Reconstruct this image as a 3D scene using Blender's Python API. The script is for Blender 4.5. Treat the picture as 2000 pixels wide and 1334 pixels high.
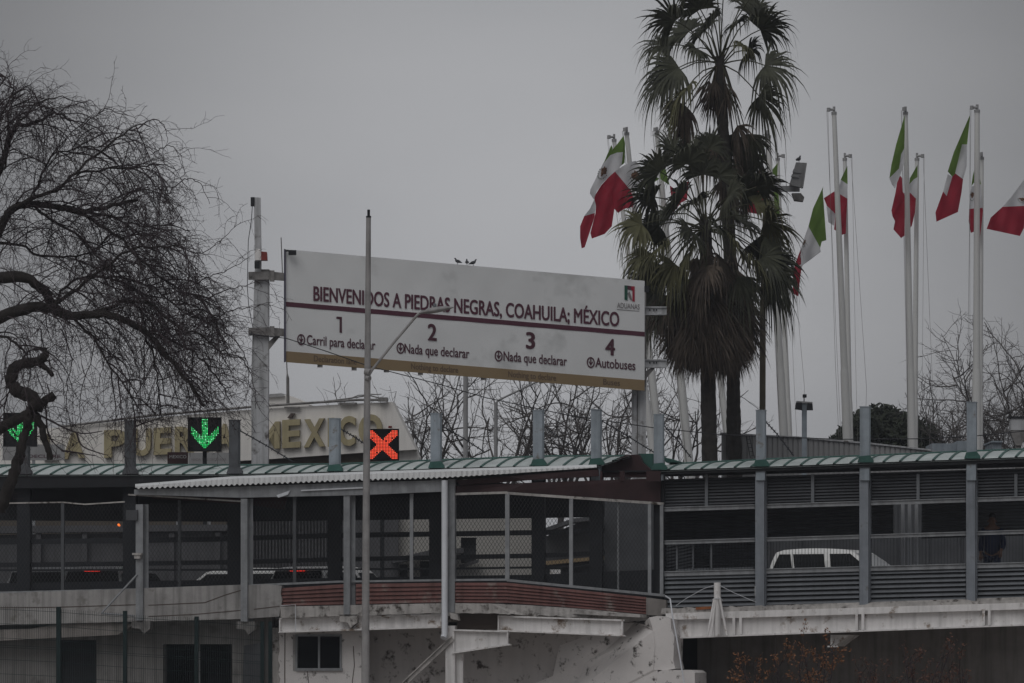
import bpy, bmesh, math, random
from mathutils import Vector, noise
R = math.radians
S = bpy.context.scene
for o in list(bpy.data.objects):
    bpy.data.objects.remove(o)
COL = S.collection

# ------------------------------------------------------------------ camera, sky, sun, exposure
CX, YH, F, ZC = 1000.0, 1290.0, 9200.0, 1.6          # photo centre column, horizon row, focal length in px, eye height
cam = bpy.data.cameras.new('camera')
cam_o = bpy.data.objects.new('camera', cam)
COL.objects.link(cam_o)
cam_o.location = (0, 0, ZC)
cam_o.rotation_euler = (R(90), 0, 0)
cam.sensor_width = 36
cam.lens = F / 2000 * 36
cam.shift_y = (YH - 667) / 2000
cam.clip_start = 1
cam.clip_end = 3000
S.camera = cam_o

world = bpy.data.worlds.new('World')
S.world = world
world.use_nodes = True
wt = world.node_tree
wt.nodes.clear()
SUN_EL, SUN_AZ = R(48), R(205)        # the hidden sun, high and behind the camera's left shoulder
sky = wt.nodes.new('ShaderNodeTexSky')
sky.sky_type = 'NISHITA'
sky.sun_disc = False
sky.sun_elevation = SUN_EL
sky.sun_rotation = SUN_AZ
sky.dust_density = 4
hs = wt.nodes.new('ShaderNodeHueSaturation')
hs.inputs['Saturation'].default_value = 0.0
tint = wt.nodes.new('ShaderNodeMix'); tint.data_type = 'RGBA'; tint.blend_type = 'MULTIPLY'
tint.inputs[0].default_value = 1.0
# overcast: a nearly even cloud deck with broad soft patches
tc = wt.nodes.new('ShaderNodeTexCoord')
mp = wt.nodes.new('ShaderNodeMapping'); mp.inputs['Scale'].default_value = (9, 9, 24)
nz = wt.nodes.new('ShaderNodeTexNoise'); nz.inputs['Scale'].default_value = 1.0; nz.inputs['Detail'].default_value = 3
cr = wt.nodes.new('ShaderNodeValToRGB')
cr.color_ramp.elements[0].position = 0.3; cr.color_ramp.elements[0].color = (0.90, 0.915, 0.945, 1)
cr.color_ramp.elements[1].position = 0.7; cr.color_ramp.elements[1].color = (1.0, 1.01, 1.035, 1)
flat = wt.nodes.new('ShaderNodeMix'); flat.data_type = 'RGBA'
flat.inputs[0].default_value = 0.82
flat.inputs[7].default_value = (3.3, 3.3, 3.35, 1)
bg = wt.nodes.new('ShaderNodeBackground'); bg.inputs['Strength'].default_value = 0.085
wo = wt.nodes.new('ShaderNodeOutputWorld')
L = wt.links.new
L(sky.outputs[0], hs.inputs['Color'])
L(hs.outputs[0], flat.inputs[6])
L(tc.outputs['Generated'], mp.inputs['Vector']); L(mp.outputs[0], nz.inputs['Vector']); L(nz.outputs['Fac'], cr.inputs[0])
L(flat.outputs[2], tint.inputs[6]); L(cr.outputs[0], tint.inputs[7])
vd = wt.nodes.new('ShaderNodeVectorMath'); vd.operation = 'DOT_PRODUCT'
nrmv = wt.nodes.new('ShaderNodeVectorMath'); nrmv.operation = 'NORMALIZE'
vd.inputs[1].default_value = Vector((0.004, 1.0, 0.082)).normalized()      # centre of an added bright sky patch that imitates lens vignetting
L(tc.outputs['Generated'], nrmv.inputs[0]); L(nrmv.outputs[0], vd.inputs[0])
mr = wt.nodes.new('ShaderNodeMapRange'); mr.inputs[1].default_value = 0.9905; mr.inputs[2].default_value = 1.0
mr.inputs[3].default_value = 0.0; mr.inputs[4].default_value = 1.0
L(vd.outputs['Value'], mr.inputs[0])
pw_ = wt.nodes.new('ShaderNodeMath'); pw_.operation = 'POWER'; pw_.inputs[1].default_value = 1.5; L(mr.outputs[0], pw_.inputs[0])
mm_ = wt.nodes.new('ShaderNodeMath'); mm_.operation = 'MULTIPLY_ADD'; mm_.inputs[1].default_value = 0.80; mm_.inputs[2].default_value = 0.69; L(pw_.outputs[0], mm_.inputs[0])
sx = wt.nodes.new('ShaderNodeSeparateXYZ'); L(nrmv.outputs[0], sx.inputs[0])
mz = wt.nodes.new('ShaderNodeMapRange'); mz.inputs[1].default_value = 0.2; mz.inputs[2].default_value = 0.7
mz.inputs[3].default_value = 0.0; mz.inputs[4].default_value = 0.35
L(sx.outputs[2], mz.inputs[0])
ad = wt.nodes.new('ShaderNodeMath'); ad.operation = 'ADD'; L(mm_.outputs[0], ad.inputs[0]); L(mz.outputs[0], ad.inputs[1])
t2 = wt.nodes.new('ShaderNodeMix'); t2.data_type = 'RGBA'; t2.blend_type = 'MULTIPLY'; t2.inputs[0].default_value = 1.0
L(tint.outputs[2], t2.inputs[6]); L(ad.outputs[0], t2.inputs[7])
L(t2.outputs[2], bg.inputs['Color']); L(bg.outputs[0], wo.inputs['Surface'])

sl = bpy.data.lights.new('sun', 'SUN')
sl.energy = 0.6
sl.angle = R(40)
sl.color = (1.0, 0.98, 0.95)
so = bpy.data.objects.new('sun', sl); COL.objects.link(so)
_d = Vector((math.sin(SUN_AZ) * math.cos(SUN_EL), math.cos(SUN_AZ) * math.cos(SUN_EL), math.sin(SUN_EL)))
so.rotation_euler = _d.to_track_quat('Z', 'Y').to_euler()
so.location = (0, 0, 60)

vs = S.view_settings
S.display_settings.display_device = 'sRGB'
vs.view_transform = 'Standard'; vs.look = 'None'; vs.exposure = 0.0; vs.gamma = 1.0
vs.use_curve_mapping = False
S.cycles.max_bounces = 6
S.cycles.diffuse_bounces = 3
S.cycles.transparent_max_bounces = 8
S.render.filter_size = 1.7

# ------------------------------------------------------------------ helpers
class Plane:
    """a vertical plane through the scene; right end nearer the camera by angle th"""
    def __init__(s, Y0, th=0.0):
        s.Y0, s.t, s.c, s.s = Y0, math.tan(R(th)), math.cos(R(th)), math.sin(R(th))
        s.n = Vector((s.s, s.c, 0)); s.a = Vector((s.c, -s.s, 0))
    def p(s, x, y, d=0.0):
        k = (x - CX) / F
        Y = (s.Y0 + d / s.c) / (1 + s.t * k)
        return Vector((k * Y, Y, ZC + (YH - y) / F * Y))

B = Plane(100, 14)

def px(x, y, Y):
    return Vector(((x - CX) / F * Y, Y, ZC + (YH - y) / F * Y))
def topx(v):
    return (CX + v.x / v.y * F, YH - (v.z - ZC) / v.y * F)
def deck_z(X):
    return 2.51 + 0.033 * X

class MB:
    def __init__(s):
        s.v, s.f, s.mi = [], [], []
    def add(s, vs_, fs, mi=0):
        b = len(s.v)
        s.v.extend(vs_)
        for f in fs:
            s.f.append(tuple(b + i for i in f)); s.mi.append(mi)
    def prism(s, pl, pts, d, t, mi=0):
        fr = [pl.p(q[0], q[1], d + (q[2] if len(q) > 2 else 0)) for q in pts]
        bk = [q + pl.n * t for q in fr]
        n = len(fr)
        s.add(fr + bk, [tuple(range(n)), tuple(range(2 * n - 1, n - 1, -1))] + [(i, i + n, (i + 1) % n + n, (i + 1) % n) for i in range(n)], mi)
    def rect(s, pl, x0, y0, x1, y1, d, t, mi=0):
        s.prism(pl, [(x0, y0), (x1, y0), (x1, y1), (x0, y1)], d, t, mi)
    def bar(s, pl, pts, w, d, t, mi=0):
        """polyline bar, w px wide across its run"""
        for a, b in zip(pts[:-1], pts[1:]):
            dx, dy = b[0] - a[0], b[1] - a[1]
            l = math.hypot(dx, dy); nx, ny = -dy / l * w / 2, dx / l * w / 2
            za = a[2] if len(a) > 2 else 0; zb = b[2] if len(b) > 2 else 0
            s.prism(pl, [(a[0] + nx, a[1] + ny, za), (b[0] + nx, b[1] + ny, zb), (b[0] - nx, b[1] - ny, zb), (a[0] - nx, a[1] - ny, za)], d, t, mi)
    def box(s, x0, y0, z0, x1, y1, z1, mi=0):
        v = [Vector(q) for q in ((x0, y0, z0), (x1, y0, z0), (x1, y1, z0), (x0, y1, z0), (x0, y0, z1), (x1, y0, z1), (x1, y1, z1), (x0, y1, z1))]
        s.add(v, [(0, 3, 2, 1), (4, 5, 6, 7), (0, 1, 5, 4), (1, 2, 6, 5), (2, 3, 7, 6), (3, 0, 4, 7)], mi)
    def tube(s, pts, rad, n=6, cap=True, mi=0):
        m = len(pts)
        if not hasattr(rad, '__len__'):
            rad = [rad] * m
        vv, ff = [], []
        t0 = (pts[1] - pts[0]).normalized()
        u = t0.cross(Vector((0, 0, 1)))
        if u.length < 0.05:
            u = t0.cross(Vector((1, 0, 0)))
        u.normalize()
        for i in range(m):
            t = (pts[min(i + 1, m - 1)] - pts[max(i - 1, 0)])
            if t.length < 1e-9:
                t = t0
            t = t.normalized()
            u = u - t * u.dot(t)
            if u.length < 1e-6:
                u = t.orthogonal()
            u.normalize(); w = t.cross(u)
            for k in range(n):
                a = 2 * math.pi * k / n
                vv.append(pts[i] + (u * math.cos(a) + w * math.sin(a)) * rad[i])
        for i in range(m - 1):
            for k in range(n):
                ff.append((i * n + k, i * n + (k + 1) % n, (i + 1) * n + (k + 1) % n, (i + 1) * n + k))
        if cap:
            ff.append(tuple(range(n - 1, -1, -1))); ff.append(tuple(range((m - 1) * n, m * n)))
        s.add(vv, ff, mi)
    def build(s, name, mats, parent=None, smooth=False, recalc=True):
        me = bpy.data.meshes.new(name)
        if parent is not None:
            q = parent
            while q.parent is not None:
                q = q.parent
            off = q.location.copy()
        else:
            xs = [v.x for v in s.v]; ys = [v.y for v in s.v]
            off = Vector(((min(xs) + max(xs)) / 2, (min(ys) + max(ys)) / 2, min(v.z for v in s.v)))
        me.from_pydata([v - off for v in s.v], [], s.f)
        if not isinstance(mats, (list, tuple)):
            mats = [mats]
        for m in mats:
            me.materials.append(m)
        if len(mats) > 1:
            me.polygons.foreach_set('material_index', s.mi)
        if smooth:
            me.polygons.foreach_set('use_smooth', [len(p.vertices) <= 4 for p in me.polygons])
        if recalc:
            bm = bmesh.new(); bm.from_mesh(me)
            bmesh.ops.recalc_face_normals(bm, faces=bm.faces)
            if smooth:
                for f in bm.faces:
                    if len(f.verts) > 4:
                        for e in f.edges: e.smooth = False
            bm.to_mesh(me); bm.free()
        me.update()
        o = bpy.data.objects.new(name, me); COL.objects.link(o)
        if parent is not None:
            o.parent = parent
        else:
            o.location = off
        return o

def tag(o, label, cat, group=None, kind=None):
    o['label'] = label
    if cat: o['category'] = cat
    if group: o['group'] = group
    if kind: o['kind'] = kind
    return o
def thing(name, loc, label, cat, group=None):
    o = bpy.data.objects.new(name, None); COL.objects.link(o)
    o.empty_display_size = 0.3
    o.location = loc
    return tag(o, label, cat, group)
def struct(o):
    o['kind'] = 'structure'; return o

# ------------------------------------------------------------------ materials
def M(name, col, rough=0.8, var=0.2, scale=2.0, metal=0.0, bump=0.0, streak=0.0, dirt=None, dirt_amt=0.0, dirt_scale=1.5, detail=6, emit=None, spec=0.3):
    m = bpy.data.materials.new(name); m.use_nodes = True
    nt = m.node_tree; N = nt.nodes; K = nt.links.new
    bs = N['Principled BSDF']
    bs.inputs['Roughness'].default_value = rough
    bs.inputs['Metallic'].default_value = metal
    bs.inputs['Specular IOR Level'].default_value = spec
    t = N.new('ShaderNodeTexCoord')
    n1 = N.new('ShaderNodeTexNoise'); n1.inputs['Scale'].default_value = scale; n1.inputs['Detail'].default_value = detail
    n1.inputs['Roughness'].default_value = 0.65
    K(t.outputs['Object'], n1.inputs['Vector'])
    r1 = N.new('ShaderNodeValToRGB')
    r1.color_ramp.elements[0].position = 0.32; r1.color_ramp.elements[1].position = 0.68
    a = [max(0, c * (1 - var)) for c in col]; b = [min(1, c * (1 + var)) for c in col]
    r1.color_ramp.elements[0].color = (*a, 1); r1.color_ramp.elements[1].color = (*b, 1)
    K(n1.outputs['Fac'], r1.inputs[0])
    out = r1.outputs[0]
    if streak > 0:
        mp_ = N.new('ShaderNodeMapping'); mp_.inputs['Scale'].default_value = (9, 9, 0.6)
        K(t.outputs['Object'], mp_.inputs['Vector'])
        n2 = N.new('ShaderNodeTexNoise'); n2.inputs['Scale'].default_value = 1.0; n2.inputs['Detail'].default_value = 4
        K(mp_.outputs[0], n2.inputs['Vector'])
        r2 = N.new('ShaderNodeValToRGB'); r2.color_ramp.elements[0].position = 0.45; r2.color_ramp.elements[1].position = 0.75
        r2.color_ramp.elements[0].color = (1, 1, 1, 1); r2.color_ramp.elements[1].color = (1 - streak, 1 - streak, 1 - streak * 1.02, 1)
        K(n2.outputs['Fac'], r2.inputs[0])
        mx = N.new('ShaderNodeMix'); mx.data_type = 'RGBA'; mx.blend_type = 'MULTIPLY'; mx.inputs[0].default_value = 1
        K(out, mx.inputs[6]); K(r2.outputs[0], mx.inputs[7]); out = mx.outputs[2]
    if dirt is not None:
        n3 = N.new('ShaderNodeTexNoise'); n3.inputs['Scale'].default_value = dirt_scale; n3.inputs['Detail'].default_value = 4.5
        n3.inputs['Roughness'].default_value = 0.7
        K(t.outputs['Object'], n3.inputs['Vector'])
        r3 = N.new('ShaderNodeValToRGB'); r3.color_ramp.elements[0].position = 0.62 - 0.2 * dirt_amt; r3.color_ramp.elements[1].position = 0.72 - 0.15 * dirt_amt
        K(n3.outputs['Fac'], r3.inputs[0])
        mx = N.new('ShaderNodeMix'); mx.data_type = 'RGBA'
        K(r3.outputs[0], mx.inputs[0]); K(out, mx.inputs[6]); mx.inputs[7].default_value = (*dirt, 1); out = mx.outputs[2]
    K(out, bs.inputs['Base Color'])
    if bump > 0:
        bp = N.new('ShaderNodeBump'); bp.inputs['Strength'].default_value = bump; bp.inputs['Distance'].default_value = 0.02
        n4 = N.new('ShaderNodeTexNoise'); n4.inputs['Scale'].default_value = scale * 6; n4.inputs['Detail'].default_value = 5
        K(t.outputs['Object'], n4.inputs['Vector'])
        K(n4.outputs['Fac'], bp.inputs['Height']); K(bp.outputs[0], bs.inputs['Normal'])
    if emit:
        bs.inputs['Emission Color'].default_value = (*emit[:3], 1); bs.inputs['Emission Strength'].default_value = emit[3]
    return m

m_ground = M('pale_bounce_ground', (0.30, 0.275, 0.25), 0.95, 0.3, 0.8, bump=0.4)  # out of view; made pale to bounce light onto the lower walls
m_asphalt = M('asphalt', (0.05, 0.05, 0.052), 0.9, 0.2, 3)
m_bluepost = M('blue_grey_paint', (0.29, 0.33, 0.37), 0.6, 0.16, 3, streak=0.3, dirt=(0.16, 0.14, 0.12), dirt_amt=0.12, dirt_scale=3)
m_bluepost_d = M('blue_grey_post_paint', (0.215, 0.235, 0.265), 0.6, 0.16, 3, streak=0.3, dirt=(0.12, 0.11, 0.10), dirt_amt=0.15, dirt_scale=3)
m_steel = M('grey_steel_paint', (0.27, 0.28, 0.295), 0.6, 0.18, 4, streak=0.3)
m_column = M('dark_column_paint', (0.085, 0.09, 0.098), 0.6, 0.15, 4, streak=0.25)  # darker grey for the left column tops and left mullions
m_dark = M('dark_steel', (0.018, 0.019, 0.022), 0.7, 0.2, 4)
m_dark_rail_shade = M('dark_rail_and_shade_paint', (0.02, 0.022, 0.027), 0.6, 0.2, 4)
m_roof = M('pale_green_roof_sheet', (0.53, 0.585, 0.575), 0.32, 0.22, 1.2, streak=0.1, dirt=(0.13, 0.22, 0.19), dirt_amt=0.25, dirt_scale=0.9)
m_seam = M('green_roof_paint', (0.035, 0.10, 0.085), 0.5, 0.25, 2)
m_white = M('white_paint_dirty', (0.78, 0.76, 0.755), 0.65, 0.10, 2, streak=0.25, dirt=(0.22, 0.16, 0.115), dirt_amt=0.22, dirt_scale=2.6)
m_pipe = M('white_pipe', (0.66, 0.68, 0.72), 0.5, 0.06, 3, streak=0.15)
m_awning = M('white_corrugated_metal', (0.78, 0.79, 0.8), 0.5, 0.08, 2)
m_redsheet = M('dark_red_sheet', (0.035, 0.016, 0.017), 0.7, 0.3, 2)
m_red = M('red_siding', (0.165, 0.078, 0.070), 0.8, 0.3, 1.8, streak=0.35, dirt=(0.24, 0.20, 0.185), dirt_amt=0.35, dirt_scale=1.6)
m_conc = M('weathered_concrete', (0.44, 0.42, 0.405), 0.9, 0.25, 2.0, bump=0.6, streak=0.35, dirt=(0.06, 0.05, 0.042), dirt_amt=0.38, dirt_scale=3.0)
m_parapet = M('parapet_plaster', (0.34, 0.33, 0.325), 0.9, 0.18, 1.3, bump=0.4, streak=0.45, dirt=(0.16, 0.15, 0.135), dirt_amt=0.25, dirt_scale=1.2)
m_wall = M('lower_wall_plaster', (0.21, 0.203, 0.198), 0.9, 0.18, 1.0, bump=0.3, streak=0.35, dirt=(0.09, 0.085, 0.08), dirt_amt=0.35, dirt_scale=0.8)
m_brownwall = M('grey_brown_abutment', (0.24, 0.222, 0.21), 0.95, 0.22, 1.0, streak=0.35, bump=0.3)
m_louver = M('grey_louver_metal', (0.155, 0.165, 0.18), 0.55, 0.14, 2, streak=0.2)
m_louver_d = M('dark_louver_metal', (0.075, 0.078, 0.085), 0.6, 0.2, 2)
m_wire = M('galvanised_wire', (0.035, 0.037, 0.04), 0.6, 0.1, 5)
m_cable = M('black_cable', (0.03, 0.03, 0.035), 0.6, 0.2, 5)
m_galv = M('galvanised_lamp_steel', (0.33, 0.32, 0.32), 0.5, 0.2, 3, streak=0.35, dirt=(0.14, 0.12, 0.11), dirt_amt=0.1)
m_concpost = M('gantry_post_paint', (0.48, 0.485, 0.5), 0.7, 0.14, 2, streak=0.5, dirt=(0.13, 0.12, 0.115), dirt_amt=0.3, dirt_scale=2.0)
m_gantry_d = M('gantry_bracket_steel', (0.22, 0.21, 0.205), 0.7, 0.35, 4, streak=0.45)
m_board = M('sign_white_vinyl', (0.74, 0.745, 0.75), 0.5, 0.07, 0.35, dirt=(0.58, 0.585, 0.585), dirt_amt=0.35, dirt_scale=0.5)
m_maroon = M('sign_maroon', (0.10, 0.032, 0.052), 0.5, 0.05, 1)
m_maroon2 = M('sign_dark_lettering', (0.085, 0.03, 0.045), 0.5, 0.05, 1)
m_gold = M('sign_gold', (0.275, 0.20, 0.115), 0.55, 0.06, 0.7)
m_goldtext = M('sign_gold_lettering', (0.13, 0.09, 0.065), 0.55, 0.05, 1)
m_purple = M('sign_edge_frame', (0.06, 0.055, 0.085), 0.6, 0.1, 1)
m_green = M('flag_green', (0.125, 0.205, 0.05), 0.85, 0.10, 2)
m_fwhite = M('flag_white', (0.66, 0.66, 0.68), 0.85, 0.05, 2)
m_fred = M('flag_red', (0.34, 0.028, 0.05), 0.85, 0.10, 2)
m_emblem = M('emblem_brown', (0.13, 0.07, 0.045), 0.85, 0.3, 20)
m_wreath = M('emblem_green', (0.12, 0.14, 0.11), 0.85, 0.3, 20)
m_pole = M('white_flagpole_paint', (0.66, 0.66, 0.65), 0.5, 0.04, 0.6, streak=0.05)
m_poledark = M('olive_mast_paint', (0.12, 0.105, 0.07), 0.7, 0.2, 2, streak=0.3)
m_bark = M('dark_bark', (0.030, 0.026, 0.024), 0.95, 0.35, 6, bump=0.6)
m_twig = M('dark_twig', (0.05, 0.038, 0.042), 0.95, 0.25, 3)
m_twig2 = M('grey_twig', (0.105, 0.095, 0.092), 0.95, 0.25, 3)
m_palmtrunk = M('palm_trunk', (0.042, 0.038, 0.034), 0.95, 0.35, 7, bump=0.8)
m_leaf = M('palm_leaf_green', (0.052, 0.055, 0.036), 0.6, 0.5, 2.5)
m_leaf2 = M('palm_leaf_olive', (0.088, 0.086, 0.042), 0.65, 0.3, 2.5)
m_dead = M('palm_leaf_dead', (0.088, 0.070, 0.056), 0.9, 0.45, 3)
m_petiole = M('palm_petiole', (0.05, 0.05, 0.028), 0.7, 0.25, 3)
m_evergreen = M('evergreen_leaf', (0.026, 0.032, 0.02), 0.8, 0.35, 1.5)
m_rust_leaf = M('rust_leaf', (0.20, 0.088, 0.038), 0.8, 0.4, 3)
m_rust_leaf2 = M('brown_leaf', (0.11, 0.052, 0.035), 0.8, 0.4, 3)
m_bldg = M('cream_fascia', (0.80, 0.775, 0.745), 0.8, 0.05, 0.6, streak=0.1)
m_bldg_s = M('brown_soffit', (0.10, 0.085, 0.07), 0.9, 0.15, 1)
m_letter = M('pale_gold_letter', (0.40, 0.345, 0.21), 0.5, 0.12, 1.5, streak=0.2)
m_accent = M('brown_accent', (0.09, 0.07, 0.06), 0.7, 0.1, 2)
m_led = M('black_led_housing', (0.012, 0.012, 0.014), 0.5, 0.2, 3)
m_gdot = M('green_led', (0.01, 0.1, 0.02), 0.5, 0, 1, emit=(0.02, 0.62, 0.14, 1.0))
m_gdot2 = M('bright_green_led', (0.1, 0.3, 0.1), 0.5, 0, 1, emit=(0.22, 0.95, 0.42, 1.0))
m_rdot = M('red_led', (0.1, 0.01, 0.01), 0.5, 0, 1, emit=(0.95, 0.085, 0.042, 1.15))
m_rdot2 = M('bright_red_led', (0.2, 0.05, 0.02), 0.5, 0, 1, emit=(1.0, 0.18, 0.09, 1.0))
m_brake = M('brake_lamp', (0.3, 0.01, 0.01), 0.4, 0, 1, emit=(0.9, 0.035, 0.02, 1.0))
m_panel = M('grey_panel_wall', (0.33, 0.33, 0.335), 0.7, 0.06, 0.7, streak=0.15)
m_far = M('dark_far_wall', (0.105, 0.105, 0.112), 0.9, 0.14, 1.5, streak=0.2)
m_far2 = M('cream_far_wall', (0.40, 0.385, 0.36), 0.9, 0.08, 0.6)
m_glass = M('dark_glass', (0.006, 0.007, 0.008), 0.3, 0.1, 1, spec=0.08)
m_screen = M('painted_sky_windscreen', (0.48, 0.49, 0.50), 0.15, 0.1, 1, spec=0.6)  # pale base colour stands in for the sky reflected in the glass
m_carw = M('white_car_paint', (0.72, 0.72, 0.71), 0.3, 0.02, 1, spec=0.5)
m_carg = M('grey_car_paint', (0.16, 0.165, 0.175), 0.3, 0.03, 1, spec=0.5)
m_tyre = M('tyre_rubber', (0.02, 0.02, 0.02), 0.9, 0.1, 4)
m_fence = M('green_fence_paint', (0.012, 0.027, 0.028), 0.6, 0.2, 4)
m_redbox = M('red_box', (0.20, 0.035, 0.028), 0.5, 0.1, 3)
m_bird = M('pigeon_feather', (0.07, 0.072, 0.08), 0.8, 0.6, 14)
m_skin = M('skin', (0.13, 0.075, 0.055), 0.7, 0.1, 4)
m_cloth = M('navy_cloth', (0.012, 0.018, 0.045), 0.9, 0.2, 4)
m_hair = M('dark_hair', (0.012, 0.01, 0.01), 0.8, 0.2, 8)
m_logo_g = M('logo_green', (0.02, 0.09, 0.06), 0.5, 0.05, 1)
m_logo_r = M('logo_red', (0.35, 0.02, 0.045), 0.5, 0.05, 1)
m_greytext = M('logo_grey', (0.22, 0.20, 0.205), 0.5, 0.05, 1)
m_orange = M('rusty_plate', (0.28, 0.10, 0.04), 0.8, 0.3, 4)

for m_, c_ in ((m_green, (0.20, 0.34, 0.07)), (m_fwhite, (0.72, 0.72, 0.74)), (m_fred, (0.46, 0.03, 0.06))):
    nt_ = m_.node_tree; bs_ = nt_.nodes['Principled BSDF']
    tr_ = nt_.nodes.new('ShaderNodeBsdfTranslucent'); tr_.inputs['Color'].default_value = (*c_, 1)
    ms_ = nt_.nodes.new('ShaderNodeMixShader'); ms_.inputs[0].default_value = 0.38
    nt_.links.new(bs_.outputs[0], ms_.inputs[1]); nt_.links.new(tr_.outputs[0], ms_.inputs[2])
    nt_.links.new(ms_.outputs[0], nt_.nodes['Material Output'].inputs['Surface'])

# a plaster wall with dark mould spots of its own
m_spot = M('spotted_plaster', (0.56, 0.53, 0.52), 0.9, 0.08, 0.8, bump=0.2, streak=0.1, dirt=(0.075, 0.062, 0.055), dirt_amt=0.34, dirt_scale=4.5)
m_pier = M('pier_plaster', (0.70, 0.67, 0.66), 0.9, 0.08, 0.9, bump=0.3, dirt=(0.07, 0.062, 0.055), dirt_amt=0.24, dirt_scale=5.0)

# ------------------------------------------------------------------ text
def text_mesh(txt, bold=0.0):
    c = bpy.data.curves.new('t', 'FONT'); c.body = txt; c.offset = bold; c.resolution_u = 4
    o = bpy.data.objects.new('t', c); COL.objects.link(o)
    dg = bpy.context.evaluated_depsgraph_get()
    me = bpy.data.meshes.new_from_object(o.evaluated_get(dg))
    vs_ = [v.co.copy() for v in me.vertices]; fs = [tuple(p.vertices) for p in me.polygons]
    bpy.data.objects.remove(o); bpy.data.curves.remove(c); bpy.data.meshes.remove(me)
    return vs_, fs
_hv, _ = text_mesh('H')
CAP = max(v.y for v in _hv)
def put_text(mb, txt, fn, u0, u1, base, cap, bold=0.0, mi=0):
    """fn(u, v) -> world point; u runs right, v runs down; cap = capital height in v"""
    vs_, fs = text_mesh(txt, 0.0)
    x0 = min(v.x for v in vs_); x1 = max(v.x for v in vs_)
    for k, (ox, oy) in enumerate(((0, 0), (1, 0), (-1, 0), (.6, .5), (-.6, .5), (.6, -.5), (-.6, -.5)) if bold > 0 else ((0, 0),)):
        mb.add([fn(u0 + (v.x + ox * bold - x0) / (x1 - x0) * (u1 - u0), base - (v.y + oy * bold) / CAP * cap) + Vector((0, -.0006 * k, 0)) for v in vs_], fs, mi)
def put_text3(mb, txt, fn, u0, u1, base, cap, back, bold=0.0, mi=0):
    """raised letters: front face plus side walls reaching 'back'"""
    vs_, fs = text_mesh(txt, bold)
    bm = bmesh.new()
    bv = [bm.verts.new(v) for v in vs_]
    for f in fs:
        try: bm.faces.new([bv[i] for i in f])
        except ValueError: pass
    bmesh.ops.remove_doubles(bm, verts=bm.verts, dist=1e-5)
    x0 = min(v.co.x for v in bm.verts); x1 = max(v.co.x for v in bm.verts)
    bm.verts.index_update()
    P = [fn(u0 + (v.co.x - x0) / (x1 - x0) * (u1 - u0), base - v.co.y / CAP * cap) for v in bm.verts]
    n = len(P)
    faces = [tuple(v.index for v in f.verts) for f in bm.faces]
    for e in bm.edges:
        if len(e.link_faces) == 1:
            a, b = e.verts[0].index, e.verts[1].index
            faces.append((a, b, b + n, a + n))
    mb.add(P + [p + back for p in P], faces, mi)
    bm.free()

# ------------------------------------------------------------------ setting: ground, road embankment
mb = MB()
mb.add([Vector((-240, -40, 0)), Vector((240, -40, 0)), Vector((240, 420, 0)), Vector((-240, 420, 0))], [(0, 1, 2, 3)])
struct(mb.build('ground', m_ground))
mb = MB()
fl = [Vector((X, 102.9 - B.t * X, deck_z(X))) for X in (-60, 60)]
bk = [Vector((60, 400, deck_z(60))), Vector((-60, 400, deck_z(-60)))]
top = fl + bk
mb.add(top + [Vector((v.x, v.y, -0.5)) for v in top], [(0, 1, 2, 3), (0, 4, 5, 1), (1, 5, 6, 2), (2, 6, 7, 3), (3, 7, 4, 0)])
struct(mb.build('road', m_asphalt))

# ------------------------------------------------------------------ the covered walkway
def lerp_line(pts, x):
    for a, b in zip(pts[:-1], pts[1:]):
        if x <= b[0]:
            f = (x - a[0]) / (b[0] - a[0]); return a[1] + (b[1] - a[1]) * f
    return pts[-1][1]

walk = thing('covered_walkway', B.p(1000, 1200), 'long covered footbridge with ribbed pale green barrel roof, grey louvres and white girder', 'footbridge')
EAVE_L = [(-80, 929), (45, 927), (450, 926), (700, 920), (950, 912), (1170, 909), (1232, 889.5)]
CREST_L = [(-80, 906), (45, 904), (450, 905), (620, 903), (770, 897), (930, 891), (1040, 887), (1232, 887)]
EAVE_R = [(1272, 919), (1480, 912), (1690, 904), (1910, 896), (2060, 890)]
CREST_R = [(1272, 903), (1400, 897), (1500, 892), (1680, 886), (1880, 877), (2060, 871)]
ROOF_D0, ROOF_R = -0.34, 1.75
def roof_pt(x, a, ev, cr, lift=0.0):
    """x = px column at the eave; a = angle up the barrel"""
    e, c = lerp_line(ev, x), lerp_line(cr, x)
    s_ = a / R(90)                                  # 0 at the eave, 1 at the crest
    d = ROOF_D0 + ROOF_R * s_ - lift * 0.5
    q = B.p(x, e, ROOF_D0)
    base = q + B.n * (d - ROOF_D0)
    h = (e - c) / F * q.y
    base.z = q.z + h * (1 - abs(1 - s_) ** 1.75) + lift + (0.012 * (d - ROOF_D0))
    return base
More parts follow.
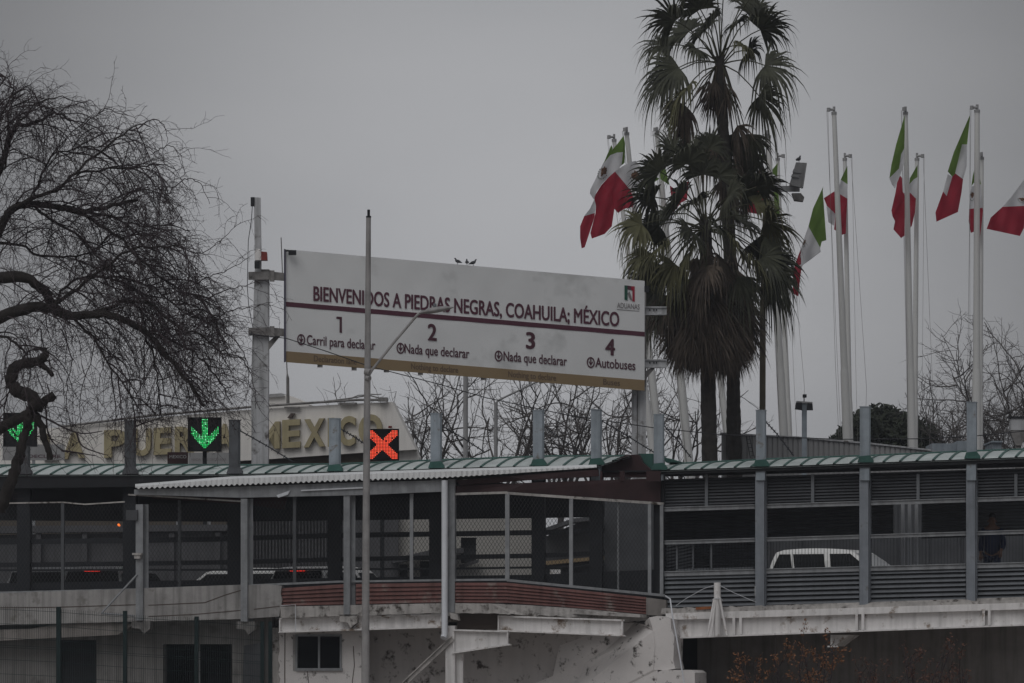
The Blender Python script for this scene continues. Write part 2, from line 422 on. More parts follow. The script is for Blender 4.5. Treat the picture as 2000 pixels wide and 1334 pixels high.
for ev, cr, x0, x1, off in ((EAVE_L, CREST_L, -70, 1228, 8), (EAVE_R, CREST_R, 1276, 2050, 30)):
    mb = MB(); NA = 14; amax = R(150)
    xs = [x0 + i * (x1 - x0) / 60 for i in range(61)]
    vv = [roof_pt(x, amax * k / NA, ev, cr) for x in xs for k in range(NA + 1)]
    ff = [(i * (NA + 1) + k, (i + 1) * (NA + 1) + k, (i + 1) * (NA + 1) + k + 1, i * (NA + 1) + k + 1) for i in range(60) for k in range(NA)]
    b0 = len(vv)
    mb.add(vv + [v - Vector((0, 0, 0.03)) for v in vv], ff + [tuple(b0 + i for i in reversed(f)) for f in ff])
    roof = mb.build('roof', m_roof, walk, smooth=True)
    mb = MB(); x = x0 + off
    while x < x1:
        for k in range(NA):
            a0, a1 = amax * k / NA, amax * (k + 1) / NA
            w = 2.3
            q = [roof_pt(x - w, a0, ev, cr, 0.02), roof_pt(x + w, a0, ev, cr, 0.02), roof_pt(x + w, a1, ev, cr, 0.02), roof_pt(x - w, a1, ev, cr, 0.02)]
            lo = [roof_pt(x - w, a0, ev, cr, -0.005), roof_pt(x + w, a0, ev, cr, -0.005), roof_pt(x + w, a1, ev, cr, -0.005), roof_pt(x - w, a1, ev, cr, -0.005)]
            mb.add(q + lo, [(0, 1, 2, 3), (0, 3, 7, 4), (1, 5, 6, 2)])
        x += 32.3
    mb.build('seam', m_seam, roof)
    # crest flashing
    mb = MB()
    mb.tube([roof_pt(x, R(84), ev, cr, 0.012) for x in xs], 0.022, 5)
    mb.build('ridge_cap', m_seam, roof)

# green end cap and dark hood where the two roofs meet
mb = MB()
mb.prism(B, [(1246, 886), (1277, 886), (1273, 919), (1252, 905)], 0.3, 1.2)
mb.prism(B, [(1296, 893), (1330, 903), (1300, 903)], 0.8, 0.8)
mb.build('end_flashing', m_seam, walk)
mb = MB()
mb.prism(B, [(1170, 913), (1222, 888.5), (1247, 887.5), (1254, 903), (1272, 919), (1272, 932), (1168, 932)], -0.06, 0.2)
mb.build('hood_panel', m_redsheet, walk)

# eave beam (dark gutter) under the green roof
mb = MB()
mb.prism(B, [(-70, 928), (450, 927), (700, 921), (950, 913), (1168, 910), (1168, 922), (950, 932), (700, 940), (450, 948), (-70, 955)], -0.30, 0.12)
mb.prism(B, [(1276, 919), (1480, 912.5), (1690, 904.5), (1910, 896.5), (2050, 890.5), (2050, 901), (1690, 913), (1480, 920.5), (1276, 927)], -0.30, 0.14)
mb.build('eave_beam', m_dark, walk)
# far side fascia, ceiling, far rails
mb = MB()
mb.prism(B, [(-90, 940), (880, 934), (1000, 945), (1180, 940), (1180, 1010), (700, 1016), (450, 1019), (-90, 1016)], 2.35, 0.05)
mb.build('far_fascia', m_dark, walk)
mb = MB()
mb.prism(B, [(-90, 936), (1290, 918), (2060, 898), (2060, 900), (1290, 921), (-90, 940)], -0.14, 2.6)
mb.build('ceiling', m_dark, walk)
for k, (pts, w) in enumerate((([(-60, 1059), (250, 1056), (460, 1052), (640, 1046), (850, 1043), (1060, 1040), (1180, 1036)], 10),
                             ([(-60, 1104), (250, 1101), (460, 1098), (640, 1093), (850, 1089), (1060, 1085), (1180, 1080)], 9),
                             ([(-60, 1114), (250, 1113), (460, 1113), (640, 1112), (850, 1111), (1060, 1108), (1180, 1104)], 4))):
    mb = MB(); mb.bar(B, pts, w, 0.0 + 0.0 * k, 0.06)
    mb.build('rail', m_dark_rail_shade, walk)
mb = MB()
mb.prism(B, [(-60, 1140), (450, 1132), (700, 1128), (1060, 1122), (1290, 1112), (1290, 1195), (1060, 1190), (450, 1190), (-60, 1200)], 0.02, 0.06)
mb.build('kick_plate', m_dark_rail_shade, walk)

# columns, all standing through the roof
COLS = [(45, 872, 18), (252, 822, 18), (456, 821, 18), (652, 818, 19), (850, 808, 18.5), (1050, 802, 18.5), (1163, 801, 18), (1285.5, 810, 17.5), (1485, 802, 17), (1688.5, 795, 18.5), (1897, 786, 18)]
mb_off = {45: 3, 252: 2, 456: 2}
for x, yt, w in COLS:
    mb = MB()
    mb.rect(B, x - w / 2, yt, x + w / 2, 938, -0.27, 0.17)
    mb.rect(B, x - w / 2 - 1, yt - 1.6, x + w / 2 + 1, yt, -0.28, 0.19)
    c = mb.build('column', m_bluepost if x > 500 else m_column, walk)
    e_ = lerp_line(EAVE_L if x < 1240 else EAVE_R, x)
    mb = MB(); mb.prism(B, [(x - 14, e_ - 1), (x - 10, e_ - 13), (x + 10, e_ - 15), (x + 17, e_ - 6), (x + 17, e_ - 1)], -0.355, 0.07); mb.build('flashing', m_seam if x > 500 else m_column, c)
    mb = MB()
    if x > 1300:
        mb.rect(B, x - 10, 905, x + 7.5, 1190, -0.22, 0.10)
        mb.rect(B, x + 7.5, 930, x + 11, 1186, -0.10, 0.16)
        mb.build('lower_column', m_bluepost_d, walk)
    elif x == 1285.5:
        mb.rect(B, x - 9, 925, x + 12, 1190, -0.06, 0.10); mb.build('lower_column', m_dark, walk)
    else:
        mb.rect(B, x - 12, 926, x + 13, 1190, -0.08, 0.16); mb.build('lower_column', m_dark_rail_shade, walk)  # left columns coloured near black, the gallery's shade put into the paint

# right-hand bays: rails, louvres, mesh
def railline(y0, y1):
    return lambda x: y0 + (y1 - y0) * (x - 1300) / 700.0
rA, rB, rC = railline(995, 973.5), railline(1060, 1039), railline(1121, 1103)
bays = [(1297, 1474), (1496, 1678), (1700, 1886), (1908, 2060)]
for fn, w, dd, nm in ((rA, 8, -0.05, 'rail'), (rB, 7, -0.05, 'rail'), (rC, 9, -0.06, 'rail')):
    for x0, x1 in bays:
        mb = MB()
        mb.bar(B, [(x0, fn(x0)), (x1, fn(x1))], w, dd, 0.07)
        mb.bar(B, [(x0, fn(x0) - w * 0.5), (x1, fn(x1) - w * 0.5)], 1.6, dd - 0.03, 0.1)
        mb.build(nm, m_steel if nm == 'rail' else m_louver, walk)
def louvre(mb, x0, x1, top, bot, pitch, d, depth, tilt):
    """horizontal slats between two sloping lines"""
    n = max(1, int(round((bot(x0) - top(x0)) / pitch)))
    for i in range(n):
        f0, f1 = i / n, (i + 0.62) / n
        ya0, ya1 = top(x0) + (bot(x0) - top(x0)) * f0, top(x1) + (bot(x1) - top(x1)) * f0
        yb0, yb1 = top(x0) + (bot(x0) - top(x0)) * f1, top(x1) + (bot(x1) - top(x1)) * f1
        mb.prism(B, [(x0, ya0, tilt), (x1, ya1, tilt), (x1, yb1, 0), (x0, yb0, 0)], d, 0.012)
    mb.prism(B, [(x0, top(x0)), (x1, top(x1)), (x1, bot(x1)), (x0, bot(x0))], d + depth, 0.01, 1)
for x0, x1 in bays:
    mb = MB(); louvre(mb, x0, x1, lambda x: rC(x) + 5, lambda x: rC(x) + 69, 9.2, -0.05, 0.09, 0.06)
    mb.build('louvre_panel', [m_louver, m_dark], walk)
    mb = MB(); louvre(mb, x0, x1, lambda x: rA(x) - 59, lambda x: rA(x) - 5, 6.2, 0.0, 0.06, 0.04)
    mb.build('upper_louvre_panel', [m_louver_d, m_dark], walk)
    mb = MB(); mb.rect(B, (x0 + x1) / 2 - 3 - (6 if x0 < 1300 else 0), 926, (x0 + x1) / 2 + 3 - (6 if x0 < 1300 else 0), rA((x0 + x1) / 2) - 4, -0.04, 0.04)
    mb.build('mullion', m_louver, walk)
# far side louvres, closed in the first bay and left of the people opening
for x0, x1, yb in ((1290, 1500, 1150), (1500, 1745, 1058), (1800, 2070, 1052)):
    mb = MB(); louvre(mb, x0, x1, lambda x: 950 - (x - 1300) * .03, lambda x: yb - (x - x0) * .03, 6.6, 2.3, 0.07, 0.04)
    mb.build('far_louvre_panel', [m_louver, m_louver_d], walk)
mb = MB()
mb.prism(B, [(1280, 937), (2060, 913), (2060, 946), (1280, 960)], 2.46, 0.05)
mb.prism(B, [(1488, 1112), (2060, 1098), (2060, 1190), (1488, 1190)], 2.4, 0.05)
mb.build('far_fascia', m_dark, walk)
# oblique louvre seen through the first window, with its frame
mb = MB()
for i in range(9):
    y = 1062 + i * 6.5
    mb.prism(B, [(1302, y + 4, 0.3), (1352, y - 6, 0.9), (1352, y - 3, 0.9), (1302, y + 7.5, 0.3)], 0, 0.02)
mb.build('side_louvre', m_louver, walk)
mb = MB()
mb.bar(B, [(1322, 1064), (1322, 1112)], 3, 0.05, 0.05); mb.bar(B, [(1354, 1063), (1354, 1112)], 3, 0.05, 0.05)
mb.bar(B, [(1389, 1062), (1389, 1110)], 3, 0.05, 0.05); mb.bar(B, [(1320, 1113), (1470, 1109)], 3, 0.06, 0.05)
mb.build('window_frame', m_louver, walk)
# fine wire screen over the lower openings
for x0, x1 in bays:
    mb = MB(); x = x0 + 2
    while x < x1:
        mb.bar(B, [(x, rB(x) + 3), (x, rC(x) - 4)], 0.75, 0.03, 0.006); x += 6.2
    mb.build('wire_screen', m_dark_rail_shade, walk)
for x in (1763, 1776, 1789.5):
    mb = MB(); mb.rect(B, x - 3, 985, x + 3, 1190, 3.4, 0.05); mb.build('tube_post', m_pipe, walk)

# deck slab and the white girder below it
mb = MB()
mb.prism(B, [(-70, 1234), (2060, 1164), (2060, 1176), (-70, 1246)], -0.10, 2.7)
mb.build('deck_slab', m_conc, walk)
random.seed(5)
mb = MB(); x = 1292
pts_t = []
while x < 2060:
    pts_t.append((x, 1191.5 - (x - 1300) * 0.026 - random.uniform(0, 5))); x += random.uniform(5, 13)
pts_b = [(2060, 1179), (1290, 1200)]
mb.prism(B, pts_t + pts_b, -0.36, 0.3)
mb.build('concrete_edge', m_conc, walk)
gt, gb = railline(1199, 1178), railline(1245, 1219)
mb = MB()
mb.prism(B, [(1300, gt(1300) + 12), (2060, gt(2060) + 12), (2060, gb(2060)), (1300, gb(1300))], -0.30, 0.03)
mb.prism(B, [(1300, gt(1300) - 1), (2060, gt(2060) - 1), (2060, gt(2060) + 12), (1300, gt(1300) + 12)], -0.42, 0.30)
mb.prism(B, [(1300, gb(1300)), (2060, gb(2060)), (2060, gb(2060) + 3), (1300, gb(1300) + 3)], -0.42, 0.30)
girder = mb.build('girder', m_white, walk)
for x in (1433, 1446, 1673, 1685, 1921, 1932):
    mb = MB(); mb.rect(B, x - 2.5, gt(x) + 1, x + 2.5, gb(x) - 0.5, -0.43, 0.12); mb.build('stiffener', m_white, girder)
mb = MB()
mb.rect(B, 1622, 1240, 1626, 1262, -0.2, 0.02); mb.prism(B, [(1616, 1261), (1636, 1261), (1636, 1264), (1616, 1264)], -0.2, 0.1)
mb.prism(B, [(1626, 1240), (1660, 1240), (1630, 1262), (1626, 1262)], -0.1, 1.2)
mb.build('hanger_bracket', m_white, girder)
mb = MB(); mb.prism(B, [(1359, 1186), (1389, 1184), (1389, 1189.5), (1359, 1191)], -0.40, 0.03)
mb.build('rusty_plate', m_orange, walk)

# abutment wall that closes the space below the road
mb = MB()
mb.prism(B, [(1362, 1200), (2150, 1190), (2150, 1452), (1362, 1452)], 2.0, 0.4)
mb.prism(B, [(1250, 1200), (1300, 1200), (1300, 1452), (1250, 1452)], 2.6, 0.2)
mb.prism(B, [(1250, 1200), (2150, 1190), (2150, 1452), (1250, 1452)], 3.0, 0.2)
mb.prism(B, [(-120, 1215), (1250, 1200), (1250, 1452), (-120, 1452)], 2.4, 0.2)
w_ = mb.build('abutment_wall', m_brownwall)
tag(w_, 'dull grey brown retaining wall under the white girder', 'wall')

# white guyed stub post in front of the girder
gp = thing('guy_post', B.p(1401, 1242, -0.6), 'short white post propped by slanted struts in front of the white girder', 'post')
mb = MB(); mb.tube([B.p(1401, 1242, -0.6), B.p(1401, 1138, -0.6)], 0.073, 10); mb.build('post', m_white, gp, smooth=True)
for a, b in (((1382, 1241), (1395, 1170)), ((1389, 1241), (1398, 1168)), ((1420, 1241), (1405, 1165))):
    mb = MB(); mb.tube([B.p(*a, -0.72), B.p(*b, -0.66)], 0.025, 6); mb.build('strut', m_white, gp)
mb = MB()
mb.tube([B.p(1401 + 10 * math.cos(a), 1172 + 3.5 * math.sin(a), -0.6 + 0.1 * math.sin(a)) for a in [i * math.pi / 8 for i in range(17)]], 0.01, 4)
mb.tube([B.p(1401, 1141, -0.65), B.p(1374, 1150, -0.6), B.p(1340, 1169, -0.55), B.p(1320, 1183, -0.5)], 0.006, 4)
mb.tube([B.p(1401, 1141, -0.65), B.p(1432, 1157, -0.6), B.p(1466, 1172, -0.5), B.p(1477, 1176, -0.4)], 0.006, 4)
mb.build('wire', m_pipe, gp)

# ------------------------------------------------------------------ the gallery built out in front of the left half
gal = thing('covered_gallery', B.p(700, 1200, -1.5), 'meshed walkway gallery with white scalloped awning and red siding, built out from the footbridge', 'gallery')
GD = -1.5
# awning
mb = MB()
top = [(262, 950), (450, 935), (700, 926), (950, 918.5), (1168, 912)]
bot = [(262, 953), (450, 946.5), (700, 936.5), (870, 932), (1000, 925.5), (1168, 914)]
x = 264.0; fr = []
while x < 1166:
    fr.append(x); x += 1.75
def aw(x, lo):
    amp = max(0.0, min(1.0, (1020 - x) / 200.0)) if x > 800 else 1.0
    b = lerp_line(bot, x) + (0.5 + 0.5 * math.cos(2 * math.pi * x / 10.4)) * 3.6 * amp - 1.0
    return b if lo else lerp_line(top, x)
def awd(x):
    return -1.75 if x < 900 else -1.75 + (x - 900) / 268.0 * 1.3
vv = []
for x in fr:
    d = awd(x) + 0.02 * math.cos(2 * math.pi * x / 10.4)
    vv += [B.p(x, aw(x, 0), d), B.p(x, aw(x, 1), d), B.p(x, aw(x, 0), -0.36) + Vector((0, 0, 0.05)), B.p(x, aw(x, 1), d) + B.n * 0.02]
ff = []
for i in range(len(fr) - 1):
    a, b = i * 4, (i + 1) * 4
    ff += [(a, b, b + 1, a + 1), (a, a + 2, b + 2, b), (a + 1, b + 1, b + 3, a + 3), (a + 3, b + 3, b + 2, a + 2)]
mb.add(vv, ff)
mb.build('awning', m_awning, gal)
mb = MB()
mb.prism(B, [(262, 956), (450, 951), (700, 942), (866, 938), (866, 960), (700, 967), (470, 972), (262, 966)], -1.62, 0.1)
mb.build('awning_beam', m_steel, gal)
mb = MB()
mb.prism(B, [(540, 967), (566, 958), (562, 966), (543, 972)], -1.66, 0.06); mb.bar(B, [(588, 958), (720, 952)], 2.5, -1.66, 0.04)
mb.build('hook_bracket', m_pipe, gal)
mb = MB()
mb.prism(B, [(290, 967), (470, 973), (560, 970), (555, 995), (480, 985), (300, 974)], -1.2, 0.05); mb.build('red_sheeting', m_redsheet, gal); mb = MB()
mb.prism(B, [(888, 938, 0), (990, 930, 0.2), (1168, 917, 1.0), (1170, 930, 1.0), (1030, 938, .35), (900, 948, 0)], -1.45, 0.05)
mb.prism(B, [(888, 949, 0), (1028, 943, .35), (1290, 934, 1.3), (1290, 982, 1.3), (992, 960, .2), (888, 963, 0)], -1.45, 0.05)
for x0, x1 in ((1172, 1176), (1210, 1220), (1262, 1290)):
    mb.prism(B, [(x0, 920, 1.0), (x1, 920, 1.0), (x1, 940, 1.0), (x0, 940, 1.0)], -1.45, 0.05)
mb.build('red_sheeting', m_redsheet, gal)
# top bars
mb = MB()
mb.bar(B, [(-60, 984), (122, 981), (165, 985), (243, 980)], 2.6, GD, 0.04)
mb.bar(B, [(250, 966), (470, 979)], 3.0, GD - 0.02, 0.05)
mb.bar(B, [(888, 965), (990, 962)], 4.5, GD, 0.05)
mb.bar(B, [(990, 963, 0), (1296, 984, 1.35)], 5.0, GD, 0.06)
mb.build('top_rail', m_conc, gal)
mb = MB()
mb.bar(B, [(-60, 1159), (265, 1151), (470, 1144), (660, 1136), (870, 1133), (990, 1132)], 4, GD, 0.06)
mb.bar(B, [(990, 1133, 0), (1298, 1163, 1.35)], 5, GD, 0.06)
mb.build('sill', m_steel, gal)
# posts (each shows a pale flange and a grey web behind)
for x0, x1, yt, yb in ((265, 279, 985, 1212), (470, 483, 974, 1214), (671, 683, 962, 1200)):
    mb = MB()
    mb.rect(B, x0, yt, x1, yb, GD - 0.10, 0.012); mb.rect(B, x1 - 1, yt, x1 + 0.2, yb, GD - 0.088, 0.14)
    mb.rect(B, x1 - 1, yt, x1 + 11, yb, GD + 0.06, 0.015)
    p_ = mb.build('post', m_steel, gal)
    mb = MB(); mb.prism(B, [(x0 - 8, yb), (x1 + 15, yb), (x1 + 14, yb + 16), (x1 + 2, yb + 26), (x0 + 8, yb + 16), (x0 - 8, yb + 14)], GD - 0.06, 0.2)
    mb.build('base_bracket', m_conc if x0 > 600 else m_gantry_d, p_)
mb = MB(); mb.rect(B, 875, 936, 888, 1196, GD - 0.03, 0.14); mb.build('post', m_steel, gal)
mb = MB(); mb.tube([B.p(868.5, 938, GD - 0.14), B.p(868.5, 1238, GD - 0.14), B.p(866, 1246, GD - 0.2)], 0.069, 10)
mb.build('downpipe', m_pipe, gal, smooth=True)
for x, yt, yb, w, dd in ((122, 982, 1156, 6, 0), (350, 972, 1148, 5.5, 0.3), (575, 970, 1141, 6, 0), (803.5, 964, 1134, 6.5, 0), (990.5, 962, 1132, 8, 0), (1115, 972, 1144, 7, 0.55), (1207, 978, 1152, 3, 1.0), (1268.5, 983, 1160, 6.5, 1.22), (1292, 984, 1163, 6.5, 1.33)):
    mb = MB(); mb.rect(B, x - w / 2, yt, x + w / 2, yb, GD + 0.01 + dd, 0.05)
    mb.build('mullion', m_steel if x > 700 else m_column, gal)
# chain link
def chain(name, x0, x1, ytop, ybot, dfn, pitch=7.2):
    mb = MB()
    k = x0 - 300
    while k < x1 + 10:
        for sgn in (1, -1):
            # line x = k + sgn*(y - ymid)*0.62, clipped
            pts = []
            y = 955.0
            while y < 1172:
                xx = k + (y - 955) * 0.62 if sgn > 0 else k + 300 - (y - 955) * 0.62
                if x0 <= xx <= x1 and ytop(xx) <= y <= ybot(xx):
                    pts.append((xx, y))
                y += 4
            if len(pts) >= 2:
                a, b = pts[0], pts[-1]
                mb.bar(B, [(a[0], a[1], dfn(a[0])), (b[0], b[1], dfn(b[0]))], 0.62, GD + 0.03, 0.005)
        k += pitch
    mb.build(name, m_wire, gal)
zero = lambda x: 0.0
ytopl = lambda x: lerp_line([(-60, 984), (243, 981), (470, 980), (870, 966), (990, 963), (1296, 984)], x)
ybotl = lambda x: lerp_line([(-60, 1158), (265, 1150), (470, 1143), (660, 1135), (990, 1131), (1298, 1162)], x)
dback = lambda x: max(0.0, (x - 990) / 306.0 * 1.35)
for a, b in ((-40, 264), (290, 469), (496, 670), (696, 862), (890, 988), (994, 1112), (1118, 1262)):
    chain('chain_link', a, b, ytopl, ybotl, dback)
# red siding, in raised strips
def siding(pts_top, pts_bot, xs, dfn, n, d):
    mb = MB()
    for i in range(n):
        f0, f1 = i / n, (i + 0.86) / n
        for a, b in zip(xs[:-1], xs[1:]):
            q = []
            for x, f in ((a, f0), (b, f0), (b, f1), (a, f1)):
                t, bo = lerp_line(pts_top, x), lerp_line(pts_bot, x)
                q.append((x, t + (bo - t) * f, dfn(x) + (0.035 if f == f0 else 0)))
            mb.prism(B, q, d, 0.03)
    for a, b in zip(xs[:-1], xs[1:]):
        mb.prism(B, [(a, lerp_line(pts_top, a), dfn(a)), (b, lerp_line(pts_top, b), dfn(b)), (b, lerp_line(pts_bot, b), dfn(b)), (a, lerp_line(pts_bot, a), dfn(a))], d + 0.05, 0.05)
    return mb
st = [(548, 1149), (660, 1141), (870, 1138), (990, 1138), (1298, 1170)]
sb = [(548, 1184), (870, 1177), (990, 1178), (1160, 1190), (1262, 1200)]
siding(st, sb, [548, 671], zero, 5, GD - 0.02).build('siding', m_red, gal)
siding(st, sb, [695, 862], zero, 5, GD - 0.02).build('siding', m_red, gal)
siding(st, sb, [889, 990, 1090, 1262], dback, 6, GD - 0.02).build('siding', m_red, gal)
mb = MB(); mb.prism(B, [(1262, 1167, 1.2), (1301, 1172, 1.35), (1301, 1203, 1.35), (1262, 1201, 1.2)], GD - 0.02, 0.4)
mb.build('end_block', m_brownwall, gal)
# concrete ledge with a broken lower edge
random.seed(8)
def ragged(x0, x1, fn, amp, step=8):
    out = []; x = x0
    while x < x1:
        out.append((x, fn(x) + random.uniform(-amp, amp))); x += random.uniform(step * .6, step * 1.5)
    out.append((x1, fn(x1))); return out
lt = [(540, 1185), (870, 1178), (990, 1179), (1160, 1191), (1262, 1201)]
lb = [(540, 1208), (870, 1197), (990, 1199), (1160, 1208), (1250, 1214), (1262, 1212)]
def ledge(x0, x1, amp):
    up = [(x, lerp_line(lt, x), dback(x)) for x in (x0, (x0 + x1) / 2, x1)]
    lo = [(x, y, dback(x)) for x, y in ragged(x0, x1, lambda q: lerp_line(lb, q), amp)]
    mb = MB(); mb.prism(B, up + lo[::-1], GD - 0.06, 0.5)
    return mb
ledge(548, 862, 0.8).build('ledge', m_conc, gal)
ledge(889, 1030, 1.2).build('ledge', m_conc, gal)
ledge(1030, 1262, 3.2).build('ledge', m_conc, gal)
# floor slab of the gallery
mb = MB(); mb.prism(B, [(-60, 1196), (540, 1186), (990, 1184), (1250, 1200), (1250, 1206), (990, 1192), (540, 1200), (-60, 1206)], GD + 0.5, 1.3)
mb.build('floor_slab', m_conc, gal)
# plaster parapet on the left
mb = MB()
mb.prism(B, [(-60, 1163)] + ragged(-60, 520, lambda x: 1160 - (x + 60) * 0.0325, 0.7, 30)[1:] + [(550, 1144), (548, 1160), (551, 1172), (545, 1204), (470, 1209), (270, 1214), (-60, 1222)], GD - 0.04, 0.14)
par = mb.build('parapet', m_parapet, gal)
mb = MB()
for pts in ([(0, 1187), (110, 1186), (265, 1181)], [(290, 1182), (400, 1177), (440, 1162), (470, 1153)], [(290, 1204), (380, 1200), (470, 1192)], [(496, 1190), (546, 1184)]):
    mb.bar(B, pts, 1.6, GD - 0.045, 0.01)
mb.build('crack', m_accent, par)
# stay rod and small pipe
mb = MB(); mb.tube([B.p(198, 1198, GD - 0.5), B.p(268, 1122, GD - 0.1)], 0.022, 6); mb.tube([B.p(198, 1198, GD - 0.5), B.p(262, 1203, GD - 0.1)], 0.022, 6)
mb.build('stay_rod', m_steel, gal)
mb = MB(); mb.tube([B.p(549, 1183, GD - 0.12), B.p(577, 1181, GD - 0.12), B.p(577.5, 1235, GD - 0.12)], 0.009, 5); mb.build('conduit', m_pipe, gal)
mb = MB(); mb.rect(B, 258, 1080, 276, 1084, GD - 0.2, 0.12); mb.rect(B, 262, 1084, 274, 1091, GD - 0.18, 0.1); mb.build('small_lamp', m_conc, gal)
mb = MB(); mb.rect(B, 246, 996, 268, 1016, GD - 0.16, 0.12); mb.build('junction_box', m_louver_d, gal)
# beams and brackets under the ledge
def ibeam(pts, d):
    """pts: x0,ytop0,ybot0,x1,ytop1,ybot1"""
    x0, a0, b0, x1, a1, b1 = pts
    mb = MB()
    mb.prism(B, [(x0, a0 + 3), (x1, a1 + 3), (x1, b1 - 3), (x0, b0 - 3)], d, 0.02)
    mb.prism(B, [(x0, a0), (x1, a1), (x1, a1 + 3), (x0, a0 + 3)], d - 0.09, 0.2)
    mb.prism(B, [(x0, b0 - 3), (x1, b1 - 3), (x1 + 4, b1), (x0 - 2, b0)], d - 0.09, 0.2)
    mb.rect(B, x0, a0 + 3, x0 + 2.4, b0 - 3, d - 0.08, 0.08); mb.rect(B, x1 - 2.4, a1 + 3, x1, b1 - 3, d - 0.08, 0.08)
    return mb
ibeam((545, 1207, 1236, 862, 1199, 1226), GD + 0.1).build('beam', m_white, gal)
ibeam((972, 1202, 1233, 1216, 1210, 1243), GD + 0.15).build('beam', m_white, gal)
ibeam((884, 1229, 1277, 992, 1232, 1260), GD + 0.05).build('bracket_beam', m_white, gal)
mb = MB(); mb.rect(B, 893, 1198, 972, 1229, GD + 0.3, 0.1); mb.build('recess_panel', m_accent, gal)
mb = MB(); mb.rect(B, 870, 1222, 888, 1450, GD + 0.0, 0.12); mb.rect(B, 889, 1276, 904, 1450, GD + 0.14, 0.1)
mb.build('support_column', m_white, gal)
mb = MB(); mb.prism(B, [(878, 1196), (893, 1200), (896, 1212), (880, 1208)], GD - 0.1, 0.15)
mb.build('knob_bracket', m_conc, gal)
mb = MB(); mb.bar(B, [(780, 1344), (884, 1246)], 10, GD - 0.06, 0.05); mb.bar(B, [(777, 1341), (881, 1243)], 2, GD - 0.1, 0.09); mb.build('diagonal_brace', m_conc, gal)

# ------------------------------------------------------------------ lower building under the gallery
low = thing('plaster_building', B.p(500, 1437, -0.9), 'low stained plaster building under the gallery with dark doorways and one window', 'building')
WD = -0.95
def wall_with_holes(pl, x0, x1, y0, y1, holes, d, t):
    """outer rectangle minus rectangles, as strips"""
    mb = MB(); xs = sorted({x0, x1} | {h[0] for h in holes} | {h[2] for h in holes})
    for a, b in zip(xs[:-1], xs[1:]):
        cuts = sorted([(h[1], h[3]) for h in holes if h[0] < b and h[2] > a])
        y = y0
        for c0, c1 in cuts:
            if c0 > y: mb.rect(pl, a, y, b, c0, d, t)
            y = c1
        if y < y1: mb.rect(pl, a, y, b, y1, d, t)
    return mb
wall_with_holes(B, -80, 530, 1222, 1450, [(110, 1250, 188, 1437), (318, 1258, 453, 1437)], WD, 0.25).build('wall', m_wall, low)
mb = MB(); mb.prism(B, [(-80, 1222), (-80, 1214), (270, 1206), (530, 1202), (530, 1222)], WD - 0.05, 0.3); mb.build('lintel_band', m_wall, low)
mb = MB(); mb.prism(B, [(-80, 1232), (60, 1228), (110, 1220), (200, 1216), (262, 1219), (230, 1240), (60, 1248), (-80, 1256)], WD - 0.5, 0.4); mb.build('canopy', m_brownwall, low)
mb = MB(); mb.rect(B, 112, 1250, 188, 1437, WD + 0.2, 0.06); mb.build('door', m_dark, low)
mb = MB(); mb.rect(B, 318, 1258, 453, 1437, WD + 1.2, 0.06); mb.build('doorway_back', m_dark, low)
mb = MB(); mb.rect(B, 387, 1258, 390.5, 1437, WD + 0.15, 0.04); mb.build('door_frame', m_steel, low)
mb = MB(); mb.prism(B, [(476, 1261, 0.0), (508, 1256, -0.45), (508, 1437, -0.45), (470, 1437, 0.0)], WD - 0.06, 0.04); mb.build('open_door', m_louver_d, low)
w2 = wall_with_holes(B, 542, 706, 1228, 1450, [(578, 1240, 666, 1309)], WD, 0.25)
w2.build('window_wall', m_pier, low)
random.seed(3)
mb = MB()
mb.prism(B, [(530, 1226), (546, 1226)] + [(544 + random.uniform(-2, 3), 1236 + i * 9) for i in range(22)] + [(534, 1450), (530, 1450)], WD - 0.02, 0.2); mb.build('broken_edge', m_conc, low)
mb = MB(); mb.bar(B, [(556.5, 1230), (556, 1300), (557, 1450)], 1.6, WD - 0.01, 0.02); mb.bar(B, [(690, 1262), (692, 1300), (688, 1330), (690, 1360)], 1.2, WD - 0.01, 0.02); mb.bar(B, [(600, 1311), (603, 1336), (601, 1380)], 1.0, WD - 0.01, 0.02)
mb.build('crack', m_accent, low)
mb = MB()
mb.rect(B, 577, 1239, 667, 1243, WD - 0.03, 0.07); mb.rect(B, 577, 1305, 668, 1310, WD - 0.05, 0.09)
mb.rect(B, 577, 1243, 580.5, 1305, WD - 0.03, 0.07); mb.rect(B, 663.5, 1243, 667, 1305, WD - 0.03, 0.07); mb.rect(B, 621, 1243, 624.5, 1305, WD - 0.02, 0.05)
wf = mb.build('window_frame', m_steel, low)
mb = MB(); mb.rect(B, 580.5, 1243, 621, 1305, WD + 0.03, 0.01); mb.rect(B, 624.5, 1243, 663.5, 1305, WD + 0.02, 0.01); mb.build('pane', m_glass, wf)
mb = MB(); mb.rect(B, 572, 1240, 577, 1310, WD - 0.012, 0.01); mb.build('reveal', m_parapet, wf)
# recessed spotted wall
mb = MB(); mb.prism(B, [(706, 1225), (1262, 1215), (1262, 1450), (706, 1450)], -0.1, 0.4); mb.build('spotted_wall', m_spot, low)

